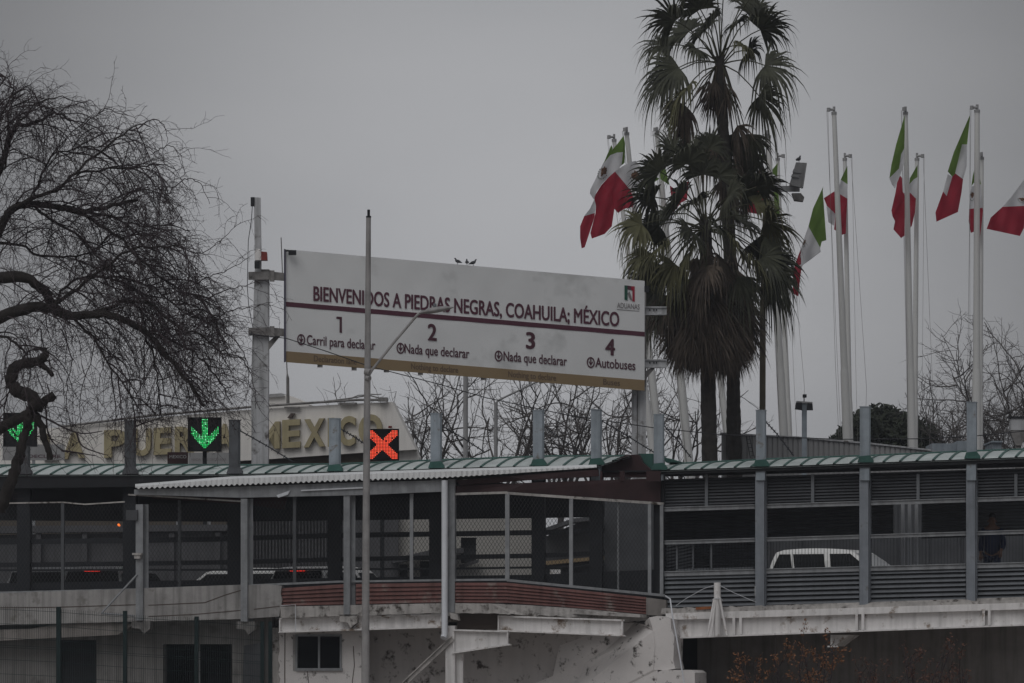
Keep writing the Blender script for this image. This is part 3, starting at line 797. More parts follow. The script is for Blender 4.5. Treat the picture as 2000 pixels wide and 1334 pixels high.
pier = thing('plaster_pier', B.p(1290, 1437, -0.9), 'lumpy white plastered pier block with mould specks at the gallery end', 'pier')
mb = MB(); mb.prism(B, [(1258, 1216, .5), (1268, 1206), (1284, 1203), (1300, 1206), (1310, 1209), (1311, 1228), (1317, 1243), (1315, 1290), (1319, 1306), (1298, 1309), (1276, 1308), (1279, 1260), (1276, 1232), (1262, 1222, .3)], -1.0, 0.9)
mb.prism(B, [(1100, 1222, 1.0), (1240, 1216, .9), (1262, 1221, .2), (1276, 1232), (1279, 1260), (1276, 1308), (1284, 1309), (1284, 1450), (1000, 1450, .9), (1000, 1352, .9), (1080, 1320, .8)], -1.02, 0.3)
mb.build('block', m_pier, pier)
mb = MB(); mb.prism(B, [(1284, 1313), (1296, 1308), (1350, 1309), (1357, 1314), (1358, 1450), (1284, 1450)], -1.1, 1.2); mb.build('footing_block', m_pier, pier)
mb = MB(); mb.tube([B.p(1300, 1164, -0.5), B.p(1309, 1170, -0.9), B.p(1313, 1200, -1.2), B.p(1324, 1260, -1.3), B.p(1338, 1345, -1.4), B.p(1346, 1437, -1.5)], 0.016, 6)
tag(mb.build('guy_cable', m_pipe), 'pale cable hanging down beside the lumpy white pier', 'cable')

# ------------------------------------------------------------------ green mesh fence at the lower left
FP = Plane(95.5, 6)
fen = thing('mesh_fence', FP.p(300, 1441), 'dark green welded mesh fence with square posts before the plaster building', 'fence')
for x, yt, w in ((114, 1185, 8), (243.5, 1193, 7.5), (383.5, 1204, 7.5), (512, 1214, 7), (527.5, 1214, 7)):
    mb = MB(); mb.rect(FP, x - w / 2, yt, x + w / 2, 1441, 0, 0.08); mb.build('post', m_fence, fen)
for a, b, y0, y1 in ((-60, 110, 1181, 1187), (118, 240, 1190, 1197), (248, 380, 1200, 1206), (388, 509, 1208, 1215)):
    mb = MB(); x = a + 2.0
    while x < b:
        yy = y0 + (y1 - y0) * (x - a) / (b - a)
        mb.rect(FP, x - 0.27, yy, x + 0.27, 1441, 0.03, 0.005); x += 4.3
    for dy in (6, 34, 62, 76, 80, 104, 132, 160):
        mb.bar(FP, [(a, y0 + dy), (b, y1 + dy + 2)], 0.8, 0.024, 0.006)
    mb.build('wire_panel', m_fence, fen)

# ------------------------------------------------------------------ background walls and customs hall
P0 = lambda Y: Plane(Y, 0)
fw = thing('concrete_barrier_wall', px(240, 1217, 109.9), 'dark grey concrete barrier wall behind the left end of the gallery', 'wall')
pl = P0(109.9)
mb = MB(); mb.prism(pl, [(-80, 1046), (505, 1036), (505, 1230), (-80, 1235)], 0.1, 0.3); mb.build('panel', m_far, fw)
mb = MB(); mb.prism(pl, [(-80, 1028), (505, 1024), (505, 1036), (-80, 1042)], -0.1, 0.6); mb.build('coping', m_far, fw)
for x in (-40, 70, 160, 240, 330, 420, 480):
    mb = MB(); mb.rect(pl, x, 1040, x + 10, 1230, -0.05, 0.14); mb.build('pilaster', m_far, fw)
pl = P0(109.6)
mb = MB()
for i in range(26):
    x = 486 + i * 6.4
    mb.prism(pl, [(x, 1000, 0.0), (x + 3.2, 1000, -0.12), (x + 6.4, 1000, 0), (x + 6.4, 1225, 0), (x + 3.2, 1225, -0.12), (x, 1225, 0)], 0, 0.04)
tag(mb.build('ribbed_hoarding', m_far), 'dark ribbed metal hoarding between the barrier wall and the cream block', 'hoarding')
cb = thing('cream_block', px(860, 1210, 121), 'low cream block with a dark doorway seen through the gallery mesh', 'building')
pl = P0(121)
wall_with_holes(pl, 648, 1066, 1000, 1215, [(900, 1050, 930, 1100), (780, 1102, 796, 1215), (820, 1096, 842, 1215)], 0, 0.3).build('wall', m_far2, cb)
mb = MB(); mb.rect(pl, 640, 1000, 778, 1230, -0.3, 0.25); mb.build('shed_wall', m_far, cb)
mb = MB(); mb.prism(pl, [(760, 1092), (842, 1074), (905, 1070), (905, 1080), (842, 1086), (768, 1100)], -1.2, 1.1); mb.build('canopy', m_far, cb)
mb = MB(); mb.rect(pl, 896, 1046, 934, 1104, 0.2, 0.1); mb.rect(pl, 775, 1096, 846, 1215, 0.4, 0.1); mb.build('door', m_dark, cb)
mb = MB(); mb.prism(pl, [(896, 1104), (900, 1110), (935, 1098), (935, 1092)], -0.5, 0.4); mb.build('awning', m_far, cb)
tb = thing('dark_kiosk', px(1120, 1210, 111), 'dark sloping roofed kiosk behind the gallery corner with a pale notice', 'kiosk')
pl = P0(111)
mb = MB(); mb.prism(pl, [(1046, 1056), (1150, 1012), (1180, 1000), (1182, 950), (1305, 945), (1305, 1220), (1046, 1220)], 0, 1.0); mb.build('wall', m_louver_d, tb)
mb = MB(); mb.prism(pl, [(1062, 1032), (1120, 1012), (1180, 1008), (1180, 1014), (1120, 1020), (1062, 1040)], -0.8, 1.5); mb.build('roof', m_far, tb)
mb = MB(); mb.prism(pl, [(1062, 1096), (1180, 1086), (1180, 1092), (1062, 1104)], -0.7, 0.8); mb.build('counter', m_gold, tb)
mb = MB(); mb.rect(pl, 1074, 1112, 1095, 1127, -0.6, 0.02); mb.build('notice', m_white, tb)

hall = thing('customs_hall', px(450, 1210, 124), 'white customs hall fascia with raised pale gold lettering and slanted end', 'building')
HP = Plane(124, 8)
mb = MB()
mb.prism(HP, [(-70, 850), (100, 836), (300, 816), (500, 799), (700, 788), (766, 785), (812, 878), (710, 884), (520, 897), (-70, 932)], 0, 0.5)
mb.build('fascia', m_bldg, hall)
mb = MB(); mb.prism(HP, [(777, 880), (811, 878), (818, 893), (818, 960), (777, 960)], 0.3, 0.4); mb.build('end_wall', m_bldg, hall)
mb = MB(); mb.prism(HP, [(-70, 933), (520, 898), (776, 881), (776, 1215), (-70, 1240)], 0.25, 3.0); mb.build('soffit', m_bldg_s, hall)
mb = MB(); mb.prism(HP, [(523, 774), (560, 771), (575, 776), (603, 790), (603, 800), (523, 803)], 1.2, 0.8); mb.build('roof_housing', m_bldg, hall)
mb = MB(); mb.prism(HP, [(521, 770), (550, 768), (556, 774), (522, 777)], 1.1, 1.0); mb.build('housing_cap', m_panel, hall)
mb = MB()
mb.tube([HP.p(x, y, -0.1) for x, y in ((120, 833), (300, 811), (500, 794), (620, 786), (700, 781), (756, 781))], 0.035, 6)
mb.tube([HP.p(x, y, -0.1) for x, y in ((520, 793), (620, 786), (690, 777), (720, 772), (752, 780))], 0.018, 5)
mb.tube([HP.p(x, y, 0.1) for x, y in ((680, 780), (700, 772), (745, 770))], 0.014, 5)
mb.rect(HP, 555, 794, 585, 797, -0.15, 0.1); mb.rect(HP, 662, 786, 696, 790, -0.15, 0.1); mb.rect(HP, 738, 776, 756, 784, -0.2, 0.15)
mb.build('conduit', m_gantry_d, hall)
mb = MB(); mb.tube([HP.p(562.5, 790, 0.2), HP.p(562, 738, 0.2), HP.p(561, 730, 0.2)], [0.05, 0.045, 0.02], 6); mb.tube([HP.p(561, 731, 0.2), HP.p(559, 690, 0.2)], 0.016, 5); mb.build('mast', m_gantry_d, hall)
# lettering: baseline runs up to the right
def hall_fn(u, v):
    return HP.p(u, v + (u - 270) * -0.057, -0.16)
back = HP.n * 0.15
for txt, u0, u1, base, cap in (('L', 84, 112, 886, 46), ('A', 122, 164, 886, 46), ('P', 203, 246, 888, 49), ('U', 258, 294, 888, 48), ('E', 300, 334, 888, 48), ('R', 341, 378, 888, 48), ('T', 384, 418, 888, 48), ('A', 420, 456, 888, 48), ('M', 503, 546, 889, 48), ('E', 551, 586, 889, 50), ('X', 593, 634, 890, 50), ('I', 640, 652, 891, 51), ('C', 661, 694, 891, 52), ('O', 700, 746, 891, 53)):
    mb = MB(); put_text3(mb, txt, hall_fn, u0, u1, base, cap, back, 0.035)
    mb.build('raised_letter', m_letter, hall)
mb = MB(); mb.prism(HP, [(561, 816), (568, 807), (575, 807), (569, 816)], -0.18, 0.16); mb.build('raised_accent', m_accent, hall)
mb = MB(); mb.tube([HP.p(762, 836, -0.1), HP.p(762, 832, -0.1)], 0.05, 8); mb.build('small_lamp', m_redbox, hall)

# small notices below the lane lights
def notice(name, pl, rect, mat, label, txt=None, tm=None, tr=None, post=True):
    t = thing(name, pl.p((rect[0] + rect[2]) / 2, 1215), label, 'sign')
    mb = MB(); mb.rect(pl, *rect, 0, 0.06); pn = mb.build('panel', mat, t)
    if post:
        mb = MB(); xm = (rect[0] + rect[2]) / 2; mb.rect(pl, xm - 3, rect[3], xm + 3, 1212, 0.01, 0.05); mb.build('post', m_steel, t)
    if txt:
        mb = MB(); put_text(mb, txt, lambda u, v: pl.p(u, v, -0.004), *tr); mb.build('lettering', tm, pn)
    return t
NP = P0(116)
notice('lane_notice', NP, (5, 868, 126, 899), m_panel, 'grey white notice reading DECLARE below the left green arrow, half behind the tree', 'DECLARE', m_maroon2, (56, 118, 894, 6, 0.01))
notice('lane_notice', NP, (368, 884, 448, 906), m_panel, 'grey white notice reading DECLARAR directly below the unobstructed green arrow', 'NADA QUE DECLARAR', m_greytext, (374, 442, 900, 5, 0.0))
notice('country_plate', NP, (327, 883, 367, 906), m_redsheet, 'small dark red plate reading MEXICO left of the green arrow', 'MEXICO', m_panel, (331, 364, 895, 6, 0.01))

# ------------------------------------------------------------------ lane lights
def lane_light(pl, x0, y0, x1, y1, shape, label, rot, x_lo=0):
    t = thing('lane_light', pl.p((x0 + x1) / 2, 1215), label, 'lane signal', 'illuminated lane signals over the border lanes')
    mb = MB()
    mb.rect(pl, x0, y0, x1, y1, 0, 0.18)
    e = 1.6
    for q in ((x0, y0, x1, y0 + e), (x0, y1 - e, x1, y1), (x0, y0 + e, x0 + e, y1 - e), (x1 - e, y0 + e, x1, y1 - e)):
        mb.rect(pl, *q, -0.06, 0.058)
    h = mb.build('housing', m_led, t)
    mb = MB(); xm = (x0 + x1) / 2; mb.rect(pl, xm - 4, y1, xm + 4, 1212, 0.06, 0.1); mb.build('post', m_dark, t)
    n = 22; w = (x1 - x0) / n; hh = (y1 - y0) / n
    random.seed(int(x0)); mb = MB()
    for i in range(n):
        for j in range(n):
            x, y = i + 0.5, j + 0.5; dx = abs(x - 11)
            if shape == 'arrow':
                on = (dx < 2.4 and 1.3 < y < 19) or (dx < 9.4 and 14.6 - dx * 1.0 + 0.2 < y < 20.6 - dx * 1.08)
            else:
                on = min(abs((x - 11) - (y - 11)), abs((x - 11) + (y - 11))) < 3.4 and dx < 10 and abs(y - 11) < 10.4
            if not on or random.random() < 0.015: continue
            c = pl.p(x0 + (i + 0.5) * w, y0 + (j + 0.5) * hh, -0.006)
            r = 0.43 * w / F * pl.Y0
            ring = [c + Vector((r * math.cos(a), 0, r * math.sin(a))) for a in [k * math.pi / 3 for k in range(6)]]
            mb.add(ring + [c + Vector((0, 0.005, 0))], [(0, 1, 2, 3, 4, 5)], 1 if random.random() < (0.3 if shape == 'arrow' else 0.08) else 0)
    mb.build('led_' + ('arrow' if shape == 'arrow' else 'cross'), [m_gdot, m_gdot2] if shape == 'arrow' else [m_rdot, m_rdot2], h, recalc=False)
    return t
LP = Plane(114, -6)
lane_light(LP, 6, 806, 73, 872, 'arrow', 'black lane signal with a green arrow half hidden by the thick tree limb', 0)
lane_light(LP, 367, 815, 433, 881.5, 'arrow', 'black lane signal with a whole green arrow left of the grey gantry post', 0)
lane_light(LP, 714, 837.5, 779.5, 899.5, 'cross', 'black lane signal with a red cross right of the lamp pole', 0)

# ------------------------------------------------------------------ overhead sign on its gantry
SY0, SY1 = 110.0, 113.2
def board_fn(u, v, d=0.0):
    xl, xr = 558.5, 1259
    x = xl + (xr - xl) * u
    yt = 487 + (548.5 - 487) * u; yb = 706.5 + (762.5 - 706.5) * u
    return px(x, yt + (yb - yt) * v, 1 / (1 / SY0 + (1 / SY1 - 1 / SY0) * u) + d)
gan = thing('overhead_sign', px(508, 1210, 110.4), 'wide white welcome sign with maroon lettering on a two post gantry over the border lanes', 'road sign')
def board_slab(u0, v0, u1, v1, d, t, nu=1):
    mb = MB()
    fr = [board_fn(u0, v0, d), board_fn(u1, v0, d), board_fn(u1, v1, d), board_fn(u0, v1, d)]
    bk = [q + Vector((0, t, 0)) for q in fr]
    mb.add(fr + bk, [(0, 1, 2, 3), (7, 6, 5, 4)] + [(i, i + 4, (i + 1) % 4 + 4, (i + 1) % 4) for i in range(4)])
    return mb
mb = MB(); nu, nv = 60, 20        # the vinyl is not perfectly flat
vv = [board_fn(i / nu, j / nv, 0.004 * math.sin(i * 0.9 + j * 0.3) * (1 if 0 < j < nv else 0)) for i in range(nu + 1) for j in range(nv + 1)]
vv = [q + Vector((0, 0.005, 0)) for q in vv]
nb = len(vv)
ff = [(i * (nv + 1) + j, (i + 1) * (nv + 1) + j, (i + 1) * (nv + 1) + j + 1, i * (nv + 1) + j + 1) for i in range(nu) for j in range(nv)]
mb.add(vv, ff)
bq = [board_fn(0, 0, .14), board_fn(1, 0, .14), board_fn(1, 1, .14), board_fn(0, 1, .14)]
mb.add(bq, [(3, 2, 1, 0)])
fq = [board_fn(0, 0, .034), board_fn(1, 0, .034), board_fn(1, 1, .034), board_fn(0, 1, .034)]
mb.add(fq + bq, [(i, i + 4, (i + 1) % 4 + 4, (i + 1) % 4) for i in range(4)])
board = mb.build('sign_board', m_board, gan, smooth=True, recalc=False)
board_slab(0, .466, 1, .508, -0.005, 0.02).build('stripe', m_maroon, board)
board_slab(0, .906, 1, 1.003, -0.006, 0.03).build('gold_band', m_gold, board)
mb = MB()
mb.add([px(554.5, 486, 109.96), px(558.4, 487, 109.96), px(558.4, 707, 109.96), px(554.5, 708, 109.96)] + [px(554.5, 486, 110.2), px(558.4, 487, 110.2), px(558.4, 707, 110.2), px(554.5, 708, 110.2)], [(0, 1, 2, 3), (7, 6, 5, 4), (0, 4, 5, 1), (1, 5, 6, 2), (2, 6, 7, 3), (3, 7, 4, 0)])
mb.build('edge_frame', m_purple, board)
bf = lambda u, v: board_fn(u, v, -0.0085)
mb = MB()
put_text(mb, 'BIENVENIDOS A PIEDRAS NEGRAS, COAHUILA; MÉXICO', bf, .0775, .9285, .434, .125, 0.030)
mb.build('headline', m_maroon, board, recalc=False)
mb = MB(); mb.add([bf(.1405 + .0155 * a_, .560 + .142 * b_) for a_, b_ in ((0, .02), (.28, 0), (1, 0), (1, 1), (.58, 1), (.58, .15), (0, .15))], [tuple(range(7))]); mb.build('lane_number', m_maroon2, board, recalc=False)
for tx, u0, u1 in (('2', .397, .419), ('3', .671, .693), ('4', .892, .916)):
    mb = MB(); put_text(mb, tx, bf, u0, u1, .702, .142, 0.035); mb.build('lane_number', m_maroon2, board, recalc=False)
for a_ in (('Carril para declarar', bf, .0585, .249, .830, .083), ('Nada que declarar', bf, .331, .511, .836, .083), ('Nada que declarar', bf, .607, .783, .832, .083), ('Autobuses', bf, .863, .974, .822, .085)):
    mb = MB(); put_text(mb, *a_, 0.018); mb.build('lane_lettering', m_maroon2, board, recalc=False)
for tx, u0, u1 in (('Declaration lane', .078, .197), ('Nothing to declare', .349, .480), ('Nothing to declare', .620, .753), ('Buses', .885, .931)):
    mb = MB(); put_text(mb, tx, bf, u0, u1, .976, .052, 0.012); mb.build('gold_band_lettering', m_goldtext, board, recalc=False)
# round arrows
for uc, vc in ((.0425, .792), (.3195, .797), (.593, .795), (.850, .785)):
    mb = MB(); ru, rv = .0113, .050; N_ = 24
    ring = []
    for k in range(N_):
        a = 2 * math.pi * k / N_
        ring += [bf(uc + ru * math.cos(a), vc + rv * math.sin(a)), bf(uc + ru * .70 * math.cos(a), vc + rv * .74 * math.sin(a))]
    mb.add(ring, [(2 * k, (2 * k + 2) % (2 * N_), (2 * k + 3) % (2 * N_), 2 * k + 1) for k in range(N_)])
    q = lambda du, dv: bf(uc + ru * du, vc + rv * dv)
    mb.add([q(-.14, -.75), q(.14, -.75), q(.14, .3), q(-.14, .3)], [(0, 1, 2, 3)])
    mb.add([q(-.55, -.1), q(-.35, -.25), q(0, .25), q(0, .62)], [(0, 1, 2, 3)])
    mb.add([q(.55, -.1), q(.35, -.25), q(0, .25), q(0, .62)], [(0, 1, 2, 3)])
    mb.build('round_arrow', m_maroon2, board)
# customs logo: a doorway in three colours
mb = MB()
def lq(pts, mi, d=-0.0085):
    mb.add([board_fn(u, v, d) for u, v in pts], [tuple(range(len(pts)))], mi)
lq([(.9440, .057), (.9525, .057), (.9525, .192), (.9440, .188)], 0)
lq([(.9525, .057), (.9630, .058), (.9630, .094), (.9525, .092)], 1)
lq([(.9630, .058), (.9725, .059), (.9725, .200), (.9660, .196), (.9660, .100), (.9630, .094)], 2)
lq([(.9525, .130), (.9575, .105), (.9630, .150), (.9655, .190), (.9600, .185), (.9560, .160)], 3)
mb.build('door_logo', [m_logo_g, m_maroon, m_logo_r, m_greytext], board)
mb = MB(); put_text(mb, 'ADUANAS', bf, .9235, .986, .266, .047, 0.004); mb.build('logo_lettering', m_greytext, board)
board_slab(.923, .279, .985, .2825, -0.006, 0.01).build('underline', m_greytext, board)
# ridge fittings under and on the board
for u, v in ((.095, 1.015), (.19, 1.018), (.28, 1.012), (.375, 1.012), (.55, 1.012)):
    mb = MB(); c = board_fn(u, v, 0.05); mb.box(c.x - .06, c.y - .03, c.z - .03, c.x + .06, c.y + .03, c.z + .04)
    mb.build('lamp_clip', m_gantry_d, board)
mb = MB(); c = px(571, 493, 109.9)
mb.box(c.x - .09, c.y - .05, c.z - .06, c.x + .09, c.y + .05, c.z + .05); mb.tube([c + Vector((-.02, -.05, 0)), c + Vector((-.02, -.1, 0))], .05, 8)
mb.box(c.x - .16, c.y, c.z + .02, c.x - .09, c.y + .03, c.z + .06)
mb.build('floodlight', m_dark, gan)
mb = MB(); c = px(1261, 564, 113.0); mb.box(c.x - .03, c.y - .1, c.z - .08, c.x + .08, c.y + .05, c.z + .06); mb.build('floodlight', m_dark, gan)
# left post, brackets
GP = P0(110.3)
mb = MB()
mb.prism(GP, [(497, 536), (525, 536), (523, 1210), (491, 1210), (491, 720)], 0, 0.34)
mb.prism(GP, [(497, 540), (503, 540), (501, 690), (495, 690)], -0.012, 0.04)
mb.build('post', m_concpost, gan)
mb = MB(); mb.prism(GP, [(498, 538), (510, 538), (510.5, 500), (508.5, 386), (496, 385)], -0.04, 0.13); mb.build('post_extension', m_concpost, gan)
mb = MB(); mb.rect(GP, 489.5, 385, 497, 402, -0.07, 0.16); mb.build('antenna_box', m_dark, gan)
for y0, y1 in ((531, 546), (640, 655)):
    mb = MB()
    mb.prism(GP, [(485, y0), (527, y0 - 1), (555, y0 + 2), (555, y1 + 2), (527, y1), (485, y1)], -0.14, 0.1)
    mb.prism(GP, [(485, y0), (527, y0 - 1), (555, y0 + 2), (555, y1 + 2), (527, y1), (485, y1)], 0.36, 0.1)
    mb.prism(GP, [(527, y0 - 3), (536, y0 - 3), (536, y1 + 4), (527, y1 + 4)], -0.17, 0.03)
    mb.tube([GP.p(489, (y0 + y1) / 2, -0.2), GP.p(489, (y0 + y1) / 2, 0.5)], 0.03, 6)
    mb.build('bracket', m_gantry_d, gan)
mb = MB(); mb.rect(GP, 499, 526, 526, 536, -0.02, 0.38); mb.build('post_cap', m_gantry_d, gan)
mb = MB(); mb.prism(GP, [(524, 684), (524, 668), (538, 655), (548, 655)], -0.03, 0.1); mb.build('brace', m_gantry_d, gan)
# right posts and brackets
GR = P0(113.5)
for x0, x1, dd in ((1234, 1244, 0.1), (1246, 1262, 0.0)):
    mb = MB(); mb.rect(GR, x0, 755, x1, 1210, dd, 0.2); mb.build('post', m_concpost, gan)
mb = MB(); mb.rect(GR, 1243, 755, 1246.5, 1210, 0.12, 0.1); mb.rect(GR, 1234, 560, 1262, 755, 0.25, 0.2); mb.build('post_web', m_gantry_d, gan)
for y0 in (600, 703):
    mb = MB(); mb.rect(GR, 1259, y0, 1302, y0 + 14, -0.1, 0.05); mb.rect(GR, 1259, y0 - 1.5, 1302, y0 + 1, -0.14, 0.2); mb.rect(GR, 1259, y0 + 13, 1302, y0 + 15, -0.14, 0.2)
    for x in (1268, 1276, 1281): mb.rect(GR, x, y0 + 3.5, x + 2.4, y0 + 7, -0.125, 0.03, 1)
    mb.build('bracket', [m_concpost, m_dark], gan)
mb = MB(); mb.prism(GR, [(1260, 742), (1260, 726), (1272, 718), (1280, 718)], -0.08, 0.1); mb.build('brace', m_gantry_d, gan)

mb = MB(); mb.tube([px(552, 545, 110.2), px(549, 464, 110.2)], .012, 5); mb.build('whip_antenna', m_gantry_d, gan)
hb = thing('siren_box', px(510, 510, 110.1), 'small red horn box with white housing strapped to the gantry post top', 'siren')
HB = P0(110.1)
mb = MB(); mb.prism(HB, [(510, 491), (521, 492), (522, 508), (510, 508)], -0.1, 0.25); mb.build('horn', m_redbox, hb)
mb = MB(); mb.rect(HB, 498, 490, 510, 508, -0.06, 0.14); mb.rect(HB, 500, 486, 508, 490, -0.02, 0.08); mb.build('housing', m_white, hb)
mb = MB(); mb.rect(HB, 497, 510, 507, 524, -0.05, 0.1); mb.build('mount', m_dark, hb)

# ------------------------------------------------------------------ lamps, masts
lamp = thing('street_lamp', px(714, 1453, 90), 'tall bare steel lamp pole with a slanted arm in front of the welcome sign', 'street lamp')
mb = MB(); pts = [px(713.5, 1453, 90), px(714.3, 1150, 90), px(716, 900, 90), px(718, 700, 90), px(719.8, 424, 90)]
mb.tube(pts, [.078, .072, .066, .06, .046], 12); mb.build('pole', m_galv, lamp, smooth=True)
mb = MB(); mb.tube([px(720, 425, 90), px(720, 422, 90)], .052, 10); mb.tube([px(720, 424, 90), px(720, 409.5, 90)], .027, 8); mb.build('finial', m_dark, lamp)
mb = MB(); mb.tube([px(721, 733, 89.96), px(727, 722, 89.95), px(770, 668, 89.9), px(816, 614, 89.8), px(826, 608, 89.8)], .026, 8)
mb.tube([px(714, 725, 89.98), px(723, 728, 89.94)], .07, 8); mb.tube([px(716, 738, 89.98), px(722, 740, 89.94)], .06, 8)
mb.build('arm', m_galv, lamp, smooth=True)
mb = MB()
c0 = px(818, 611.5, 89.8); ax = (px(886, 600.5, 89.8) - c0)
prof = [(0, .25), (.08, .45), (.18, .6), (.22, .85), (.35, 1.0), (.55, 1.0), (.75, .8), (.9, .45), (1.0, .12)]
vv = []; ff = []; NS = 12
for t, r in prof:
    for k in range(NS):
        a = 2 * math.pi * k / NS
        vv.append(c0 + ax * t + Vector((0, .13 * r * math.cos(a), .066 * r * math.sin(a) * (1 if math.sin(a) > 0 else .75))))
for i in range(len(prof) - 1):
    for k in range(NS): ff.append((i * NS + k, i * NS + (k + 1) % NS, (i + 1) * NS + (k + 1) % NS, (i + 1) * NS + k))
ff += [tuple(range(NS)), tuple(range((len(prof) - 1) * NS, len(prof) * NS))]
mb.add(vv, ff); lh = mb.build('lamp_head', m_galv, lamp, smooth=True)
mb = MB(); c = c0 + ax * .46 + Vector((0, 0, .06)); mb.tube([c, c + Vector((0, 0, .055)), c + Vector((0, 0, .075))], [.035, .032, .02], 8); mb.build('photocell', m_louver, lh)

sl2 = thing('street_lamp', px(968, 1210, 124), 'far grey lamp pole with a slanted arm behind the lower edge of the sign', 'street lamp')
mb = MB(); mb.tube([px(968, 1210, 124), px(968.5, 786, 124)], .05, 8); mb.build('pole', m_panel, sl2)
mb = MB(); mb.tube([px(968.5, 787, 124), px(975, 781, 124), px(1046, 747, 123.6), px(1056, 744, 123.6)], .028, 6); mb.build('arm', m_panel, sl2)
mb = MB(); mb.tube([px(1052, 746, 123.6), px(1062, 741, 123.6), px(1085, 737, 123.6), px(1096, 738, 123.6)], [.05, .1, .09, .03], 8); mb.build('lamp_head', m_panel, sl2)
mb = MB(); mb.tube([px(909, 1210, 123), px(909.5, 640, 123)], .066, 10); tag(mb.build('steel_pole', m_panel), 'plain pale pole rising behind the middle of the sign', 'pole')

fl = thing('floodlight_mast', px(1488, 1210, 121), 'dark olive mast right of the palms carrying a tilted floodlight pair on a side arm', 'floodlight')
mb = MB(); mb.tube([px(1488, 1210, 121), px(1490, 600, 121), px(1496, 355, 121)], [.085, .08, .06], 10); mb.build('mast', m_poledark, fl, smooth=True)
FP2 = P0(120.9)
mb = MB(); mb.rect(FP2, 1494, 363, 1562, 374, -0.02, 0.1); mb.build('arm', m_concpost, fl)
mb = MB(); mb.prism(FP2, [(1555, 317), (1576, 318), (1565, 366), (1542, 361)], -0.25, 0.2)
mb.prism(FP2, [(1550, 330), (1566, 330), (1564, 338), (1548, 336)], -0.3, 0.1); mb.prism(FP2, [(1547, 340), (1562, 341), (1560, 347), (1545, 345)], -0.3, 0.1)
mb.prism(FP2, [(1573, 320), (1576, 320), (1569, 366), (1566, 366)], -0.3, 0.3)
mb.build('floodlight', m_panel, fl)
mb = MB(); mb.prism(FP2, [(1547, 377), (1564, 377), (1571, 385), (1569, 393), (1552, 391)], -0.2, 0.3); mb.build('floodlight', m_gantry_d, fl)

f2 = thing('floodlight_mast', px(1571, 1210, 118), 'short pale mast with two dark floodlights and a camera before the panel wall', 'floodlight')
F2 = P0(118)
mb = MB(); mb.rect(F2, 1566.5, 788, 1576, 1210, 0, .1); mb.build('mast', m_bluepost, f2)
mb = MB(); mb.prism(F2, [(1556, 783), (1587, 785), (1587, 788), (1556, 787)], -.05, .2); mb.build('crossbar', m_panel, f2)
mb = MB(); mb.prism(F2, [(1555, 786), (1566, 786), (1567, 801), (1553, 799)], -.16, .15); mb.build('floodlight', m_dark, f2)
mb = MB(); mb.prism(F2, [(1577, 787), (1587, 788), (1588, 801), (1576, 801)], -.16, .15); mb.build('floodlight', m_dark, f2)
mb = MB(); mb.rect(F2, 1568.5, 770, 1575.5, 776, -.1, .2); mb.rect(F2, 1569.5, 776, 1571, 785, 0, .03); mb.build('camera', m_dark, f2)

# panel wall at the right, and the small blocks beyond
pw = thing('panel_wall', px(1620, 1210, 119), 'pale grey ribbed panel wall behind the right hand green roof', 'wall')
PW = Plane(119, -8)
mb = MB()
e = [(1410, 847), (1560, 855), (1700, 867), (1818, 880), (2060, 897)]
for a, b in zip(range(1410, 2060, 10), range(1420, 2070, 10)):
    ya, yb = lerp_line(e, a), lerp_line(e, b)
    mb.prism(PW, [(a, ya, 0), (a + 7, ya + .5, 0), (a + 7, 1212, 0), (a, 1212, 0)], 0, 0.08)
    mb.prism(PW, [(a + 7, ya + .5, .03), (b, yb, .03), (b, 1212, .03), (a + 7, 1212, .03)], 0, 0.06)
mb.build('panel', m_panel, pw)
mb = MB(); mb.bar(PW, [(1408, 846), (1560, 854), (1700, 866), (1818, 879)], 3, -0.05, 0.2); mb.build('cap_rail', m_concpost, pw)
mb = MB(); mb.bar(PW, [(1457, 850), (1466, 895)], 1.2, -0.3, 0.02); mb.bar(PW, [(1463, 850), (1474, 895)], 1.2, -0.3, 0.02)
for k in range(5): mb.bar(PW, [(1459 + k * 2, 858 + k * 8), (1465 + k * 2.2, 858 + k * 8)], 1, -0.3, 0.02)
mb.build('ladder', m_wire, pw)
ub = thing('utility_block', px(1880, 1210, 135), 'low bluish utility block beyond the panel wall end', 'building')
mb = MB(); mb.rect(P0(135), 1820, 866, 1870, 1212, 0.3, 2); mb.rect(P0(135), 1870, 861, 1892, 1212, 0, 2); mb.build('wall', m_bluepost, ub)
mb = MB(); mb.rect(P0(135), 1938, 863, 1956, 1212, 0, 2); mb.rect(P0(135), 1936, 861, 1958, 864, -.1, 2.2); mb.build('vent_stack', m_bluepost, ub)
lb2 = thing('boxed_post', px(1990, 1210, 112), 'dark post with a pale boxed head at the right edge of the view', 'post')
mb = MB(); mb.rect(P0(112), 1974, 817, 2004, 840, 0, .3); mb.build('box', m_concpost, lb2)
mb = MB(); mb.prism(P0(112), [(1973, 841), (2004, 841), (1996, 870), (1984, 870)], 0, .3); mb.rect(P0(112), 1984, 870, 1995, 1205, .05, .15); mb.build('post', m_gantry_d, lb2)
mb = MB(); mb.rect(P0(112), 1972, 813, 2004, 817, -.03, .36); mb.build('cap', m_dark, lb2)

